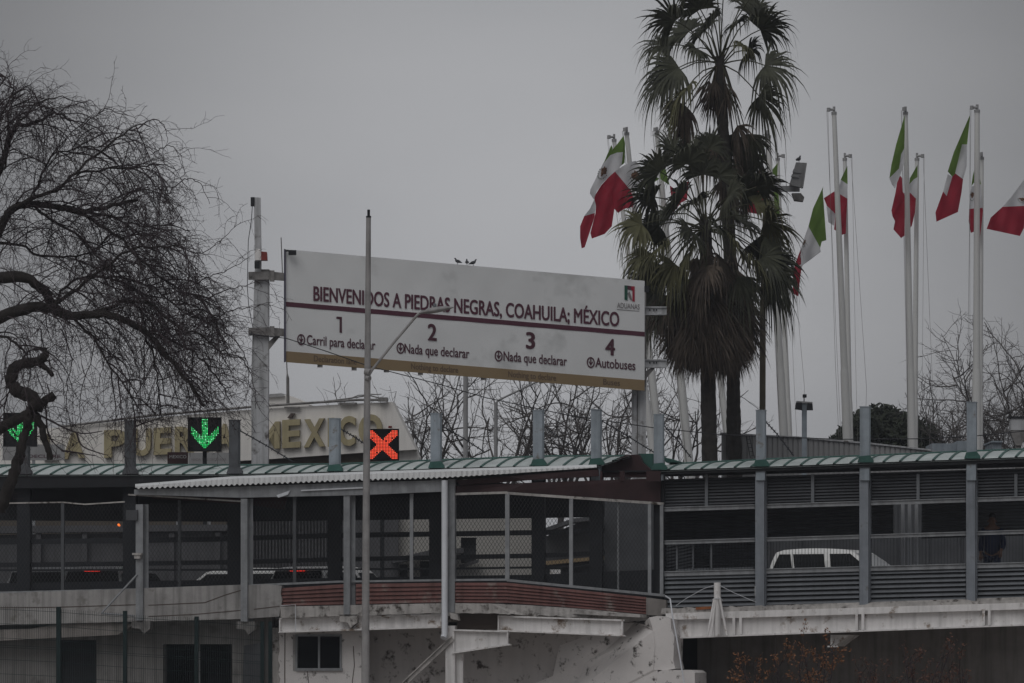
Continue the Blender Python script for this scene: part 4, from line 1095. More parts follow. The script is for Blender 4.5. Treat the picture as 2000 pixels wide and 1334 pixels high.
# ------------------------------------------------------------------ cars on the border lanes
def make_car(name, loc, rotz, paint, label, L_=4.3, H_=1.42, W_=1.74, gh=(-1.86, -1.72, 0.42, 1.05), brake=None, group='cars queuing on the border lanes'):
    """x forward; gh = rear base, rear roof, front roof, windscreen base"""
    t = thing(name, loc, label, 'car', group)
    t.rotation_euler = (0, 0, rotz)
    def bld(bm, nm, mat, par=None, smooth=False):
        me = bpy.data.meshes.new(nm); bm.to_mesh(me); bm.free(); me.materials.append(mat)
        if smooth: me.polygons.foreach_set('use_smooth', [True] * len(me.polygons))
        o = bpy.data.objects.new(nm, me); COL.objects.link(o); o.parent = par or t
        return o
    bm = bmesh.new()
    h = L_ / 2; b0, r0, r1, b1 = gh; belt = .92
    prof = [(-h, .32), (-h + .02, .72), (-h + .1, belt - .02), (b0 - .02, belt), (b1, belt), (b1 + .5, belt - .05), (h - .2, .74), (h, .6), (h - .02, .32)]
    va = [bm.verts.new((x, -W_ / 2, z)) for x, z in prof]; vb = [bm.verts.new((x, W_ / 2, z)) for x, z in prof]
    n = len(prof)
    bm.faces.new(va[::-1]); bm.faces.new(vb)
    for i in range(n): bm.faces.new((va[i], va[(i + 1) % n], vb[(i + 1) % n], vb[i]))
    bmesh.ops.recalc_face_normals(bm, faces=bm.faces)
    bmesh.ops.bevel(bm, geom=[e for e in bm.edges], offset=.07, segments=2, affect='EDGES', clamp_overlap=True)
    # cabin: rows of points from the belt to a crowned roof
    wi = W_ / 2 - .06; wr = wi - .20
    rows = []
    for f, xa, xb, ww, zz in ((0, b0, b1, wi, belt - .05), (.55, None, None, None, None), (.9, None, None, None, None), (1, None, None, None, None), (1.1, None, None, None, None)):
        pass
    secs = [(0.0, wi, belt - .05), (.5, wi - .08, belt + .5 * (H_ - belt)), (.88, wr + .02, belt + .88 * (H_ - belt)), (1.0, wr - .10, H_)]
    ring_n = 0; vs_all = []
    for f, ww, zz in secs:
        xa = b0 + (r0 - b0) * min(1, f * 1.02); xb = b1 + (r1 - b1) * min(1, f * 1.02)
        if f == 1.0: xa += .12; xb -= .18
        xs = [xa + (xb - xa) * k / 6 for k in range(7)]
        ring = [bm.verts.new((x, -ww * (1 - .05 * abs(2 * k / 6 - 1) ** 3), zz + (.03 * (1 - (2 * k / 6 - 1) ** 2) if f == 1 else 0))) for k, x in enumerate(xs)]
        ring += [bm.verts.new((x, ww * (1 - .05 * abs(2 * k / 6 - 1) ** 3), zz + (.03 * (1 - (2 * k / 6 - 1) ** 2) if f == 1 else 0))) for k, x in reversed(list(enumerate(xs)))]
        vs_all.append(ring)
    for a, b in zip(vs_all[:-1], vs_all[1:]):
        m = len(a)
        for i in range(m): bm.faces.new((a[i], a[(i + 1) % m], b[(i + 1) % m], b[i]))
    tp = vs_all[-1]
    for k in range(6): bm.faces.new((tp[k], tp[k + 1], tp[12 - k], tp[13 - k]))
    bmesh.ops.recalc_face_normals(bm, faces=bm.faces)
    body = bld(bm, 'body', paint, smooth=False)
    # glass panes, a little proud of the cabin
    def cabin(x_f, z_f, side):
        zz = belt + z_f * (H_ - belt); ww = wi + (wr + .02 - wi) * (z_f / .88) if z_f > .5 else wi - .08 * z_f / .5
        if z_f > .5: ww = (wi - .08) + (wr + .02 - (wi - .08)) * (z_f - .5) / .38
        return Vector((x_f, side * (ww + .022), zz))
    def pane(pts, nm, gm=None):
        bm = bmesh.new(); bm.faces.new([bm.verts.new(p) for p in pts]); bmesh.ops.recalc_face_normals(bm, faces=bm.faces); return bld(bm, nm, gm or m_glass)
    span = b1 - b0
    def xa(zf): return b0 + (r0 - b0) * zf
    def xb(zf): return b1 + (r1 - b1) * zf
    for s in (-1, 1):
        lo, hi = .06, .80
        cuts = [.06, .24, .30, .585, .625, .93]
        for c0, c1 in ((0, .235), (.26, .545), (.60, 1)):
            def f(c, z):
                if c == 0: return xa(z) + .12
                if c == 1: return xb(z) - .12
                return xa(lo) + (xb(lo) - xa(lo)) * c - .14 * (z - lo)
            pane([cabin(f(c0, lo), lo, s), cabin(f(c1, lo), lo, s), cabin(f(c1, (lo + hi) / 2), (lo + hi) / 2, s), cabin(f(c1, hi), hi, s), cabin(f(c0, hi), hi, s), cabin(f(c0, (lo + hi) / 2), (lo + hi) / 2, s)], 'side_window')
    e = .006
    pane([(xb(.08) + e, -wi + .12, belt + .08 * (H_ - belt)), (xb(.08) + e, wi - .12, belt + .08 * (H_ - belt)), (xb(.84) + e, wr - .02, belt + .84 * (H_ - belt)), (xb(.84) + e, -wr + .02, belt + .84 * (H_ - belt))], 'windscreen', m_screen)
    pane([(xa(.08) - e, -wi + .12, belt + .08 * (H_ - belt)), (xa(.08) - e, wi - .12, belt + .08 * (H_ - belt)), (xa(.84) - e, wr - .02, belt + .84 * (H_ - belt)), (xa(.84) - e, -wr + .02, belt + .84 * (H_ - belt))], 'rear_window')
    for x in (-h + .85, h - .85):
        for s in (-1, 1):
            bm = bmesh.new(); bmesh.ops.create_cone(bm, cap_ends=True, segments=24, radius1=.32, radius2=.32, depth=.2)
            bmesh.ops.rotate(bm, verts=bm.verts, matrix=__import__('mathutils').Matrix.Rotation(R(90), 3, 'X')); bmesh.ops.translate(bm, verts=bm.verts, vec=(x, s * (W_ / 2 - .08), .32))
            wh = bld(bm, 'wheel', m_tyre)
            bm = bmesh.new(); bmesh.ops.create_cone(bm, cap_ends=True, segments=16, radius1=.2, radius2=.18, depth=.22)
            bmesh.ops.rotate(bm, verts=bm.verts, matrix=__import__('mathutils').Matrix.Rotation(R(90), 3, 'X')); bmesh.ops.translate(bm, verts=bm.verts, vec=(x, s * (W_ / 2 - .08), .32))
            bld(bm, 'rim', m_steel, wh)
    if brake is not None:
        bm = bmesh.new(); bmesh.ops.create_cube(bm, size=1); bmesh.ops.scale(bm, verts=bm.verts, vec=(.06, .34, .035)); bmesh.ops.translate(bm, verts=bm.verts, vec=(xa(.84) - .05, brake, belt + .84 * (H_ - belt) + .01))
        bld(bm, 'brake_light', m_brake)
    return t
def car_at(x, Y, ytop, H_):
    q = px(x, ytop, Y); return Vector((q.x, q.y, q.z - H_))
make_car('sedan_car', car_at(1657, 106.6, 1071.5, 1.45), R(-25), m_carw, 'white car seen side on through the grey louvred bays', H_=1.42, gh=(-1.66, -1.50, 0.28, 0.99), L_=4.5)
make_car('hatchback_car', car_at(236, 106.0, 1110.5, 1.48), R(74), m_carg, 'grey car with a lit red brake lamp behind the leftmost wide bay', H_=1.48, brake=0.0)
make_car('hatchback_car', car_at(128, 107.0, 1112, 1.5), R(74), m_carg, 'dim grey car left of the one with a glowing brake lamp', H_=1.5)
make_car('sedan_car', car_at(660, 105.9, 1110, 1.47), R(62), m_carw, 'white car with a lit red brake lamp before the ribbed hoarding', H_=1.47, brake=0.0)
make_car('sedan_car', car_at(462, 107, 1113, 1.45), R(160), m_carw, 'white car whose curved roof shows beside the third pale gallery post', H_=1.45)
al = px(232, 1025.5, 109.4); mb = MB(); mb.tube([al, al + Vector((0, .02, 0))], .035, 8)
tag(mb.build('warning_lamp', M('amber_lamp', (.4, .1, .02), .5, 0, 1, emit=(1, .2, .03, 1.2))), 'tiny amber lamp glowing above the dark barrier wall', 'lamp')

dw = thing('dark_hoarding', px(1760, 1205, 109.2), 'long dark hoarding behind the white car and the right hand bays', 'hoarding')
mb = MB(); mb.rect(P0(109.2), 1475, 985, 2070, 1215, 0, .1); mb.build('panel', m_louver_d, dw)
for x in range(1500, 2070, 62):
    mb = MB(); mb.rect(P0(109.2), x, 985, x + 5, 1215, -.05, .05); mb.build('batten', m_louver_d, dw)

# ------------------------------------------------------------------ person behind the right hand bay
def skin_body(name, pts, edges, rad, mat, parent, lv=2):
    me = bpy.data.meshes.new(name); me.from_pydata(pts, edges, [])
    o = bpy.data.objects.new(name, me); COL.objects.link(o)
    sk = o.modifiers.new('s', 'SKIN'); sb_ = o.modifiers.new('u', 'SUBSURF'); sb_.levels = lv; sb_.render_levels = lv
    for i, r in enumerate(rad):
        v = me.skin_vertices[0].data[i]; v.radius = (r if isinstance(r, tuple) else (r, r))
        v.use_root = (i == 0)
    dg = bpy.context.evaluated_depsgraph_get()
    m2 = bpy.data.meshes.new_from_object(o.evaluated_get(dg))
    bpy.data.objects.remove(o); bpy.data.meshes.remove(me)
    m2.name = name; m2.materials.clear(); m2.materials.append(mat)
    m2.polygons.foreach_set('use_smooth', [True] * len(m2.polygons))
    o = bpy.data.objects.new(name, m2); COL.objects.link(o); o.parent = parent
    return o
pb = B.p(1938, 1167, 1.2)
per = thing('person', pb, 'person in dark navy clothes standing behind the rails at the far right', 'person')
per.rotation_euler = (0, 0, R(-14))
J = [(0, 0, .94), (0, 0, 1.12), (0, 0, 1.30), (0, 0, 1.42), (0, -.01, 1.52), (0, -.03, 1.60), (0, -.02, 1.70),
     (.17, 0, 1.40), (.24, .02, 1.12), (.20, -.16, 0.96), (-.17, 0, 1.40), (-.24, .02, 1.12), (-.22, -.12, .90),
     (.09, 0, .88), (.10, -.02, .48), (.10, .03, .08), (.10, -.13, .04), (-.09, 0, .88), (-.11, -.02, .48), (-.11, .03, .08), (-.11, -.13, .04)]
E_ = [(0, 1), (1, 2), (2, 3), (3, 4), (4, 5), (5, 6), (3, 7), (7, 8), (8, 9), (3, 10), (10, 11), (11, 12), (0, 13), (13, 14), (14, 15), (15, 16), (0, 17), (17, 18), (18, 19), (19, 20)]
RD = [(.16, .11), (.15, .105), (.17, .115), (.15, .10), .055, .085, .075, .065, .048, .036, .065, .048, .036, .09, .06, .042, .035, .09, .06, .042, .035]
skin_body('body', J, E_, RD, m_skin, per)
JC = [(0, 0, .84), (0, 0, 1.12), (0, 0, 1.30), (0, 0, 1.41), (.17, 0, 1.40), (.24, .02, 1.12), (.21, -.13, .99), (-.17, 0, 1.40), (-.24, .02, 1.12), (-.22, -.10, .95)]
skin_body('jacket', JC, [(0, 1), (1, 2), (2, 3), (3, 4), (4, 5), (5, 6), (3, 7), (7, 8), (8, 9)], [(.20, .15), (.18, .14), (.195, .145), (.16, .12), .085, .065, .055, .085, .065, .055], m_cloth, per)
skin_body('trousers', [(0, 0, .98), (.09, 0, .88), (.10, -.02, .48), (.10, .03, .10), (-.09, 0, .88), (-.11, -.02, .48), (-.11, .03, .10)], [(0, 1), (1, 2), (2, 3), (0, 4), (4, 5), (5, 6)], [(.18, .13), .11, .08, .065, .11, .08, .065], m_cloth, per)
skin_body('hair', [(0, .03, 1.63), (0, .01, 1.71), (0, -.05, 1.735)], [(0, 1), (1, 2)], [.085, .09, .06], m_hair, per)
fc = []
mbf = MB()
def bead(mbx, c, r, n=8):
    c = Vector(c); ring = []
    mbx.tube([c + Vector((0, 0, z * r)) for z in (-1, -.7, 0, .7, 1)], [r * .05, r * .71, r, r * .71, r * .05], n)
for s in (-1, 1): bead(mbf, pb + Vector((s * .03, -.105, 1.625)), .012)
bead(mbf, pb + Vector((0, -.125, 1.59)), .016); mbf.box(pb.x - .025, pb.y - .118, pb.z + 1.555, pb.x + .025, pb.y - .10, pb.z + 1.563)
for s in (-1, 1): bead(mbf, pb + Vector((s * .085, -.02, 1.60)), .022)
mbf.build('face', m_skin, per)
for s, (hx, hy, hz) in ((1, (.20, -.18, .94)), (-1, (-.22, -.14, .87))):
    bmh = MB(); w0 = pb + Vector((hx, hy, hz))
    bmh.tube([w0 + Vector((0, 0, .04)), w0 + Vector((0, -.015, -.01)), w0 + Vector((0, -.02, -.05))], [.026, .038, .034], 8)
    for k in range(4):
        q = w0 + Vector((-.027 + k * .018, -.02, -.045)); l = (.06, .07, .066, .05)[k]
        bmh.tube([q, q + Vector((0, -.01, -l * .55)), q + Vector((0, .006, -l))], [.0095, .0085, .0065], 6)
    q = w0 + Vector((-s * .03, -.02, -.005)); bmh.tube([q, q + Vector((-s * .02, -.02, -.03)), q + Vector((-s * .018, -.025, -.055))], [.011, .0095, .007], 6)
    bmh.build('hand', m_skin, per, smooth=True)

# ------------------------------------------------------------------ birds
def bird(c, s, rz, label, lean=0.0):
    """continuous body from tail tip to beak, with two legs"""
    def q(x, z, y=0.0):
        return c + Vector((x * math.cos(rz) * s - y * math.sin(rz) * s, x * math.sin(rz) * s + y * math.cos(rz) * s, z * s))
    mb = MB()
    mb.tube([q(-.62, .16), q(-.42, .22), q(-.25, .30), q(-.05, .36), q(.14, .42), q(.24, .52), q(.29, .64), q(.34, .72), q(.43, .73), q(.50, .70)], [r_ * s for r_ in (.03, .08, .15, .20, .185, .13, .085, .085, .06, .012)], 10)
    for y in (-.07, .07):
        mb.tube([q(.02, .2, y), q(.03, .0, y)], .018 * s, 5); mb.tube([q(.03, .01, y), q(.11, .01, y)], .014 * s, 4)
    o = tag(mb.build('pigeon', m_bird, smooth=True), label, 'bird', 'birds perched on the sign and lights')
    wv = MB()
    for y in (-.17, .17):
        wv.tube([q(-.45, .26, y * .7), q(-.2, .34, y), q(.1, .40, y * .85)], [.03 * s, .085 * s, .05 * s], 8)
    w_ = wv.build('wing', m_bird, o, smooth=True)
for xb_, rz, lab in ((894, R(150), 'pigeon standing a little apart, leftmost on the sign top'), (912, R(95), 'middle one of the three pigeons on the sign top'), (924, R(25), 'rightmost one of the three pigeons on the sign top')):
    u = (xb_ - 558.5) / 700.5; t_ = board_fn(u, 0, .07)
    bird(t_, .20, rz, lab)
bird(px(1560, 317.5, 120.75), .24, R(60), 'dark pigeon perched on the tilted floodlight')

# ------------------------------------------------------------------ flagpoles and flags
POLES = [  # top x,y ; bottom x,y ; depth ; top width px ; bottom width ; truck arm side ; label
    (1629, 222, 1655, 865, 126, 9, 17, -1, 'tall white flagpole nearest the floodlights, its flag hung low on the halyard'),
    (1650, 312, 1660, 865, 133, 7.5, 13, 1, 'thin white flagpole close behind the tall one nearest the floodlights'),
    (1768.5, 222, 1781, 870, 126, 9, 16, 0, 'tall white flagpole in the middle of the right hand row'),
    (1791, 312, 1786, 870, 133, 8, 13, 1, 'shorter white flagpole just right of the middle tall one'),
    (1908.5, 218, 1907, 860, 126, 10, 17, -1, 'tall upright white flagpole rightmost of the whole poles'),
    (1917.5, 310, 1913, 860, 133, 8, 13, 0, 'white flagpole mostly hidden behind the rightmost tall pole'),
    (1500, 268, 1531, 855, 126, 10, 17, 0, 'white flagpole rising behind the right side of the palm crown'),
    (1519, 312, 1541, 855, 133, 7, 13, 1, 'white flagpole just right of the palms, with the long green strip of flag'),
    (1199.5, 275, 1277, 900, 133, 8, 14, -1, 'leaning white flagpole at the far left of the flags'),
    (1224, 262, 1290, 900, 126, 9, 17, 0, 'leaning white flagpole second from the left, with the big emblem flag'),
    (1283, 262, 1345, 900, 126, 9, 18, 0, 'leaning white flagpole behind the left fronds of the palms'),
    (1352, 262, 1420, 850, 133, 8, 14, 0, 'leaning white flagpole between the two palm trunks'),
    (2036, 215, 2034, 860, 126, 10, 17, -1, 'white flagpole just beyond the right edge, flying the flag cut by it')]
for (tx, ty, bx, by, Y, wt_, wb_, side, lab) in POLES:
    zb = deck_z(px(bx, by, Y).x); yb = YH - (zb - ZC) / Y * F
    f = (yb - ty) / (by - ty); fx = tx + (bx - tx) * f
    root = thing('flagpole', Vector((px(fx, yb, Y).x, Y, zb)), lab, 'flagpole', 'white flagpoles around the plaza')
    k = Y / F / 2
    step = 730 if wb_ > 15 else 790
    fs = (step - ty) / (yb - ty)
    ps = px(tx + (fx - tx) * fs, step, Y); pt = px(tx, ty, Y); b0_ = px(fx, yb, Y)
    ws = wt_ + (wb_ - wt_) * (step - ty) / (by - ty)
    mb = MB()
    mb.tube([pt, ps], [wt_ * k, ws * k * 0.92], 14)
    mb.tube([ps + (pt - ps).normalized() * .12, ps, b0_], [ws * k * .95, ws * k * 1.06, wb_ * k * 1.25], 14)
    mb.build('pole', m_pole, root, smooth=True)
    mb = MB(); c = pt
    mb.tube([c + Vector((0, 0, -.03)), c + Vector((0, 0, .05))], (wt_ + 1.5) * k, 12)
    mb.tube([c + Vector((0, 0, .05)), c + Vector((0, 0, .19))], wt_ * k * .55, 8)
    s = side if side else -.35
    mb.tube([c + Vector((0, -.02, .10)), c + Vector((s * .17, -.06 if side else -.2, .11))], .035, 6); mb.tube([c + Vector((s * .15, -.06 if side else -.2, .15)), c + Vector((s * .15, -.06 if side else -.2, .05))], .05, 8)
    mb.build('truck', m_panel, root)
    hx = side if side else -.6
    mb = MB(); a = c + Vector((hx * .17, -.06, .08))
    mb.tube([a, a * .5 + b0_ * .5 + Vector((hx * .28 + .12, -.1, 0)), b0_ + Vector((hx * .25, -.2, 1))], .0045, 4, cap=False)
    mb.tube([a + Vector((hx * .03, 0, 0)), a * .55 + b0_ * .45 + Vector((hx * .1, -.1, 0)), b0_ + Vector((hx * .2, -.2, 1))], .004, 4, cap=False)
    mb.build('halyard', m_gantry_d, root)

def flag(Y, pieces, emblems, label, ph):
    def disp(x, y):
        return .035 * math.sin(.24 * x + .07 * y + ph) + .05 * math.sin(.11 * x - .08 * y + 2 * ph) + .006 * math.sin(.5 * x + .3 * y)
    bm = bmesh.new(); mats = [m_green, m_fwhite, m_fred]
    for ci, pts, off in pieces:
        b2 = bmesh.new()
        f = b2.faces.new([b2.verts.new((x, y, 0)) for x, y in pts])
        bmesh.ops.triangulate(b2, faces=[f])
        for _ in range(3):
            bmesh.ops.subdivide_edges(b2, edges=[e for e in b2.edges if e.calc_length() > 5], cuts=1, use_grid_fill=True)
            bmesh.ops.triangulate(b2, faces=b2.faces)
        mp_ = {}
        for v in b2.verts:
            mp_[v] = bm.verts.new(px(v.co.x, v.co.y, Y + off + disp(v.co.x, v.co.y)))
        for q in b2.faces:
            nf = bm.faces.new([mp_[v] for v in q.verts]); nf.material_index = ci; nf.smooth = True
        b2.free()
    bmesh.ops.remove_doubles(bm, verts=bm.verts, dist=.002)
    bmesh.ops.recalc_face_normals(bm, faces=bm.faces)
    c = Vector((0, 0, 0))
    for v in bm.verts: c += v.co
    c /= len(bm.verts)
    bmesh.ops.translate(bm, verts=bm.verts, vec=-c)
    me = bpy.data.meshes.new('flag'); bm.to_mesh(me); bm.free()
    for m in mats: me.materials.append(m)
    o = bpy.data.objects.new('flag', me); COL.objects.link(o); o.location = c
    tag(o, label, 'flag', 'tricolour flags on the flagpoles')
    for ex, ey, rx, ry, rot, off in emblems:
        mb = MB(); rnd = random.Random(int(ex))
        def q(a, r, sx=1):
            x = math.cos(a) * rx * r; y = math.sin(a) * ry * r
            X = ex + x * math.cos(rot) - y * math.sin(rot); Yy = ey + x * math.sin(rot) + y * math.cos(rot)
            return px(X, Yy, Y + off + disp(X, Yy) - .02)
        N_ = 18
        ring = [q(2 * math.pi * k / N_, (.72 + .2 * rnd.uniform(-1, 1)) * (1.0 if math.sin(2 * math.pi * k / N_) < .3 else .72)) for k in range(N_)]
        mb.add(ring + [q(0, 0)], [(k, (k + 1) % N_, N_) for k in range(N_)], 0)
        for k in range(11):   # half wreath of leaves below the bird
            a = math.pi * (.02 + .096 * k)
            mb.add([q(a, .98), q(a + .10, 1.12), q(a + .22, .98), q(a + .10, .86)], [(0, 1, 2, 3)], 1)
        mb.add([q(.4, .35), q(.9, .7), q(1.3, .35)], [(0, 1, 2)], 2)
        e = mb.build('emblem', [m_emblem, m_wreath, m_fwhite], recalc=False)
        e.data.transform(__import__('mathutils').Matrix.Translation(e.location - c)); e.location = (0, 0, 0); e.parent = o
    return o
G, W, D = 0, 1, 2
flag(125.6, [(G, [(1218, 265), (1217, 297), (1205, 298), (1192, 303), (1177, 321), (1190, 299), (1205, 282)], 0), (G, [(1218, 265), (1217, 297), (1214, 323), (1220, 318), (1221, 280)], .1),
     (W, [(1217, 297), (1214, 323), (1203, 334), (1190, 345), (1175, 360), (1165, 375), (1160, 390), (1152, 378), (1153, 370), (1163, 350), (1170, 335), (1177, 321), (1192, 303), (1205, 298)], 0),
     (D, [(1201, 335), (1190, 345), (1174, 362), (1160, 385), (1164, 402), (1163, 416), (1161, 424), (1153, 455), (1156, 466), (1181, 457), (1195, 442), (1200, 408), (1196, 380), (1201, 360)], 0)],
     [(1178.5, 336, 9, 15, .55, 0)], 'big flag with a brown emblem and a red fold, second from the left', .4)
flag(125.2, [(W, [(1201, 335), (1215, 325), (1230, 317), (1241, 314), (1262, 335), (1256, 352), (1249, 368), (1231, 371)], 0),
     (G, [(1262, 335), (1288, 349), (1272, 360), (1252, 366), (1249, 368)], 0),
     (D, [(1201, 335), (1231, 371), (1239, 392), (1236, 404), (1219, 408), (1207, 416), (1200, 408), (1196, 380), (1200, 360)], 0)],
     [(1242, 345, 11, 16, -.35, 0)], 'flag with the roundest brown emblem, partly behind the left palm fronds', 1.3)
flag(132.6, [(G, [(1194, 283), (1178, 321), (1190, 303), (1197, 290)], 0), (W, [(1163, 385), (1164, 402), (1162, 416), (1141, 422), (1152, 408)], 0),
     (D, [(1162, 416), (1141, 422), (1133, 442), (1133, 465), (1136, 485), (1142, 483), (1152, 453), (1161, 424)], 0)],
     [], 'leftmost flag, a dark red tail hanging lowest behind the emblem flag', 2.2)
flag(125.4, [(D, [(1308, 362), (1322, 372), (1345, 353), (1342, 390), (1330, 396), (1318, 412), (1290, 420), (1312, 392)], 0), (W, [(1290, 420), (1318, 412), (1306, 440), (1285, 440)], .1), (G, [(1285, 300), (1300, 330), (1308, 362), (1290, 350)], 0)],
     [], 'flag glowing orange red between the palm fronds, left of the front trunk', .9)
flag(132.4, [(D, [(1268, 418), (1279, 414), (1278, 450), (1262, 472), (1255, 462), (1262, 436)], 0), (W, [(1279, 414), (1300, 405), (1298, 440), (1278, 450)], 0)],
     [], 'dark red flag scrap low behind the left palm fronds', 1.9)
flag(125.4, [(G, [(1495, 272), (1491, 300), (1490, 318), (1483, 323), (1488, 300)], 0), (W, [(1490, 318), (1497, 340), (1480, 345), (1478, 336), (1484, 322)], 0),
     (D, [(1480, 345), (1500, 340), (1500, 412), (1480, 418), (1456, 414), (1462, 380)], 0)], [(1483, 336, 3, 6, .2, 0)], 'flag with a red square behind the right palm fronds, left of the olive mast', .2)
flag(132.4, [(G, [(1519, 318), (1518, 345), (1509, 340), (1508, 332)], 0), (G, [(1511, 372), (1520, 368), (1523, 418), (1513, 424), (1511, 400)], 0), (W, [(1518, 345), (1520, 368), (1511, 372), (1510, 342)], 0), (W, [(1513, 424), (1523, 418), (1525, 432), (1516, 440)], 0)],
     [], 'narrow flag showing a long green strip just right of the palm', 1.1)
flag(125.5, [(G, [(1608, 364), (1607, 372), (1610, 413), (1614, 469), (1605, 472), (1602, 484), (1591, 464), (1579, 442), (1588, 407)], 0),
     (W, [(1579, 442), (1591, 464), (1602, 484), (1603, 492), (1586, 505), (1568, 518), (1565, 527), (1560, 523), (1564, 486), (1572, 461)], 0),
     (D, [(1564, 486), (1560, 523), (1565, 527), (1562, 552), (1559, 579), (1548, 573), (1549, 550), (1548, 534), (1555, 510)], 0)],
     [(1571, 474, 2.5, 9, .25, 0)], 'flag hung low at half height, a long diagonal left of the tall pole', .7)
flag(132.5, [(G, [(1655, 324), (1655.5, 360), (1642, 351), (1648, 338)], 0), (W, [(1642, 351), (1655.5, 360), (1655, 388), (1640, 379), (1640, 362)], 0),
     (D, [(1609, 387), (1629, 374), (1640, 379), (1655, 388), (1653, 424), (1652, 456), (1644, 459), (1629, 448), (1632, 418), (1615, 402)], 0), (W, [(1614, 402), (1632, 418), (1629, 441), (1618, 434)], .05)],
     [], 'bright red and white flag crossing behind the tall pole nearest the floodlights', 1.6)
flag(125.4, [(G, [(1767, 225), (1767, 260), (1766, 290), (1760, 302), (1756, 329), (1737, 348), (1741, 322), (1750, 283)], 0),
     (W, [(1737, 348), (1756, 329), (1760, 300), (1766, 291), (1766, 320), (1758, 343), (1752, 357), (1748, 369), (1742, 360)], 0),
     (D, [(1758, 343), (1762, 348), (1763, 374), (1767, 381), (1767, 460), (1760, 465), (1745, 448), (1748, 432), (1743, 422), (1741, 411), (1749, 376), (1752, 357)], 0)],
     [], 'long drooping flag on the middle tall pole with a dark red ragged tail', 2.8)
flag(132.5, [(G, [(1792, 322), (1792, 346), (1785, 350), (1776, 360), (1777, 348)], 0), (W, [(1792, 346), (1791, 392), (1789, 388), (1777, 376), (1776, 360), (1785, 350)], 0),
     (D, [(1777, 376), (1789, 388), (1787, 415), (1781, 441), (1777, 446), (1770, 440), (1762, 400), (1762, 378)], 0)],
     [], 'small bright flag on the shorter pole right of the middle one', .5)
flag(125.4, [(G, [(1895, 223), (1889, 282), (1880, 282), (1866, 339), (1860, 345), (1851, 335), (1863, 297), (1879, 260)], 0),
     (W, [(1879, 282), (1889, 282), (1888, 325), (1881, 350), (1865.5, 338)], -.035), (W, [(1851, 340), (1860, 345), (1849, 383), (1842, 374)], 0),
     (D, [(1866, 339), (1881, 350), (1878, 376), (1871, 414), (1829, 433), (1827, 415), (1842, 374), (1849, 383), (1860, 345)], 0)],
     [], 'large flag streaming down left from the rightmost tall pole, dark red corner lowest', 1.0)
flag(132.5, [(G, [(1904, 327), (1912, 340), (1916, 360), (1902, 357), (1897, 364), (1900, 343)], 0), (W, [(1897, 364), (1916, 360), (1919, 406), (1893, 408), (1894, 385)], 0),
     (D, [(1893, 408), (1919, 406), (1920, 411), (1917, 440), (1914, 463), (1908, 450), (1896, 455), (1896, 432), (1892, 432)], 0)],
     [(1899, 382, 5, 10, .1, 0)], 'small flag with a grey emblem half hidden by the rightmost tall pole', 2.0)
flag(125.4, [(G, [(2030, 260), (2030, 380), (2012, 392), (2008, 340)], 0), (W, [(2008, 340), (2012, 392), (2004, 402), (1958, 404), (1975, 385)], 0),
     (D, [(1958, 404), (2004, 402), (2000, 445), (1992, 461), (1960, 454), (1927, 447), (1935, 425)], 0)],
     [(1997, 390, 9, 6, .3, 0)], 'flag cut by the right edge, its dark red end blown to the left', .3)

# ------------------------------------------------------------------ wires
for pts, r, lab in (
    ([(485, 652), (560, 661), (640, 687), (720, 715), (790, 733), (860, 751), (950, 777), (1110, 811), (1280, 836), (1410, 849), (1640, 858), (1800, 857), (1900, 852), (2040, 838)], .011, 'long dark cable running from the gantry bracket down across to the right edge'),
    ([(463, 838), (520, 870), (573, 902)], .014, 'barbed wire strand slanting down from the post by the gantry'),
    ([(662, 836), (690, 852), (715, 869)], .014, 'barbed wire strand slanting down behind the lamp pole'),
    ([(860, 830), (905, 856), (948, 884)], .014, 'barbed wire strand slanting down right of the red cross signal'),
    ([(1058, 830), (1085, 850), (1140, 886)], .012, 'barbed wire strand between the two middle roof posts'),
    ([(1172, 820), (1215, 845), (1278, 884)], .014, 'barbed wire strand slanting in front of the white gantry posts'),
    ([(1294, 828), (1320, 856), (1350, 894)], .014, 'barbed wire strand slanting left of the front palm trunk'),
    ([(1494, 822), (1518, 848), (1550, 890)], .014, 'barbed wire strand slanting before the panel wall'),
    ([(494, 385), (491, 430), (485, 470), (483, 560), (486, 600), (494, 640)], .009, 'thin wire drooping beside the gantry post top')):
    mb = MB(); Yw = 101.5 if len(pts) < 6 else (112.5 if len(pts) > 8 else 110)
    P_ = [px(x, y, Yw if x < 1230 or len(pts) < 6 else 112) for x, y in pts]
    if len(pts) == 14: P_ = [px(x, y, 108.5) for x, y in pts]
    mb.tube(P_, r, 5, cap=False)
    if 'barbed' in lab:
        n = 9
        for k in range(n):
            f = (k + .5) / n * (len(P_) - 1); i = int(f); c = P_[i].lerp(P_[i + 1], f - i)
            a = Vector((.02, 0, .03)); mb.tube([c - a, c + a], .009, 4); mb.tube([c - Vector((-.02, .02, .02)), c + Vector((-.02, .02, .02))], .009, 4)
    tag(mb.build('barbed_wire' if 'barbed' in lab else 'cable', m_cable), lab, 'wire')

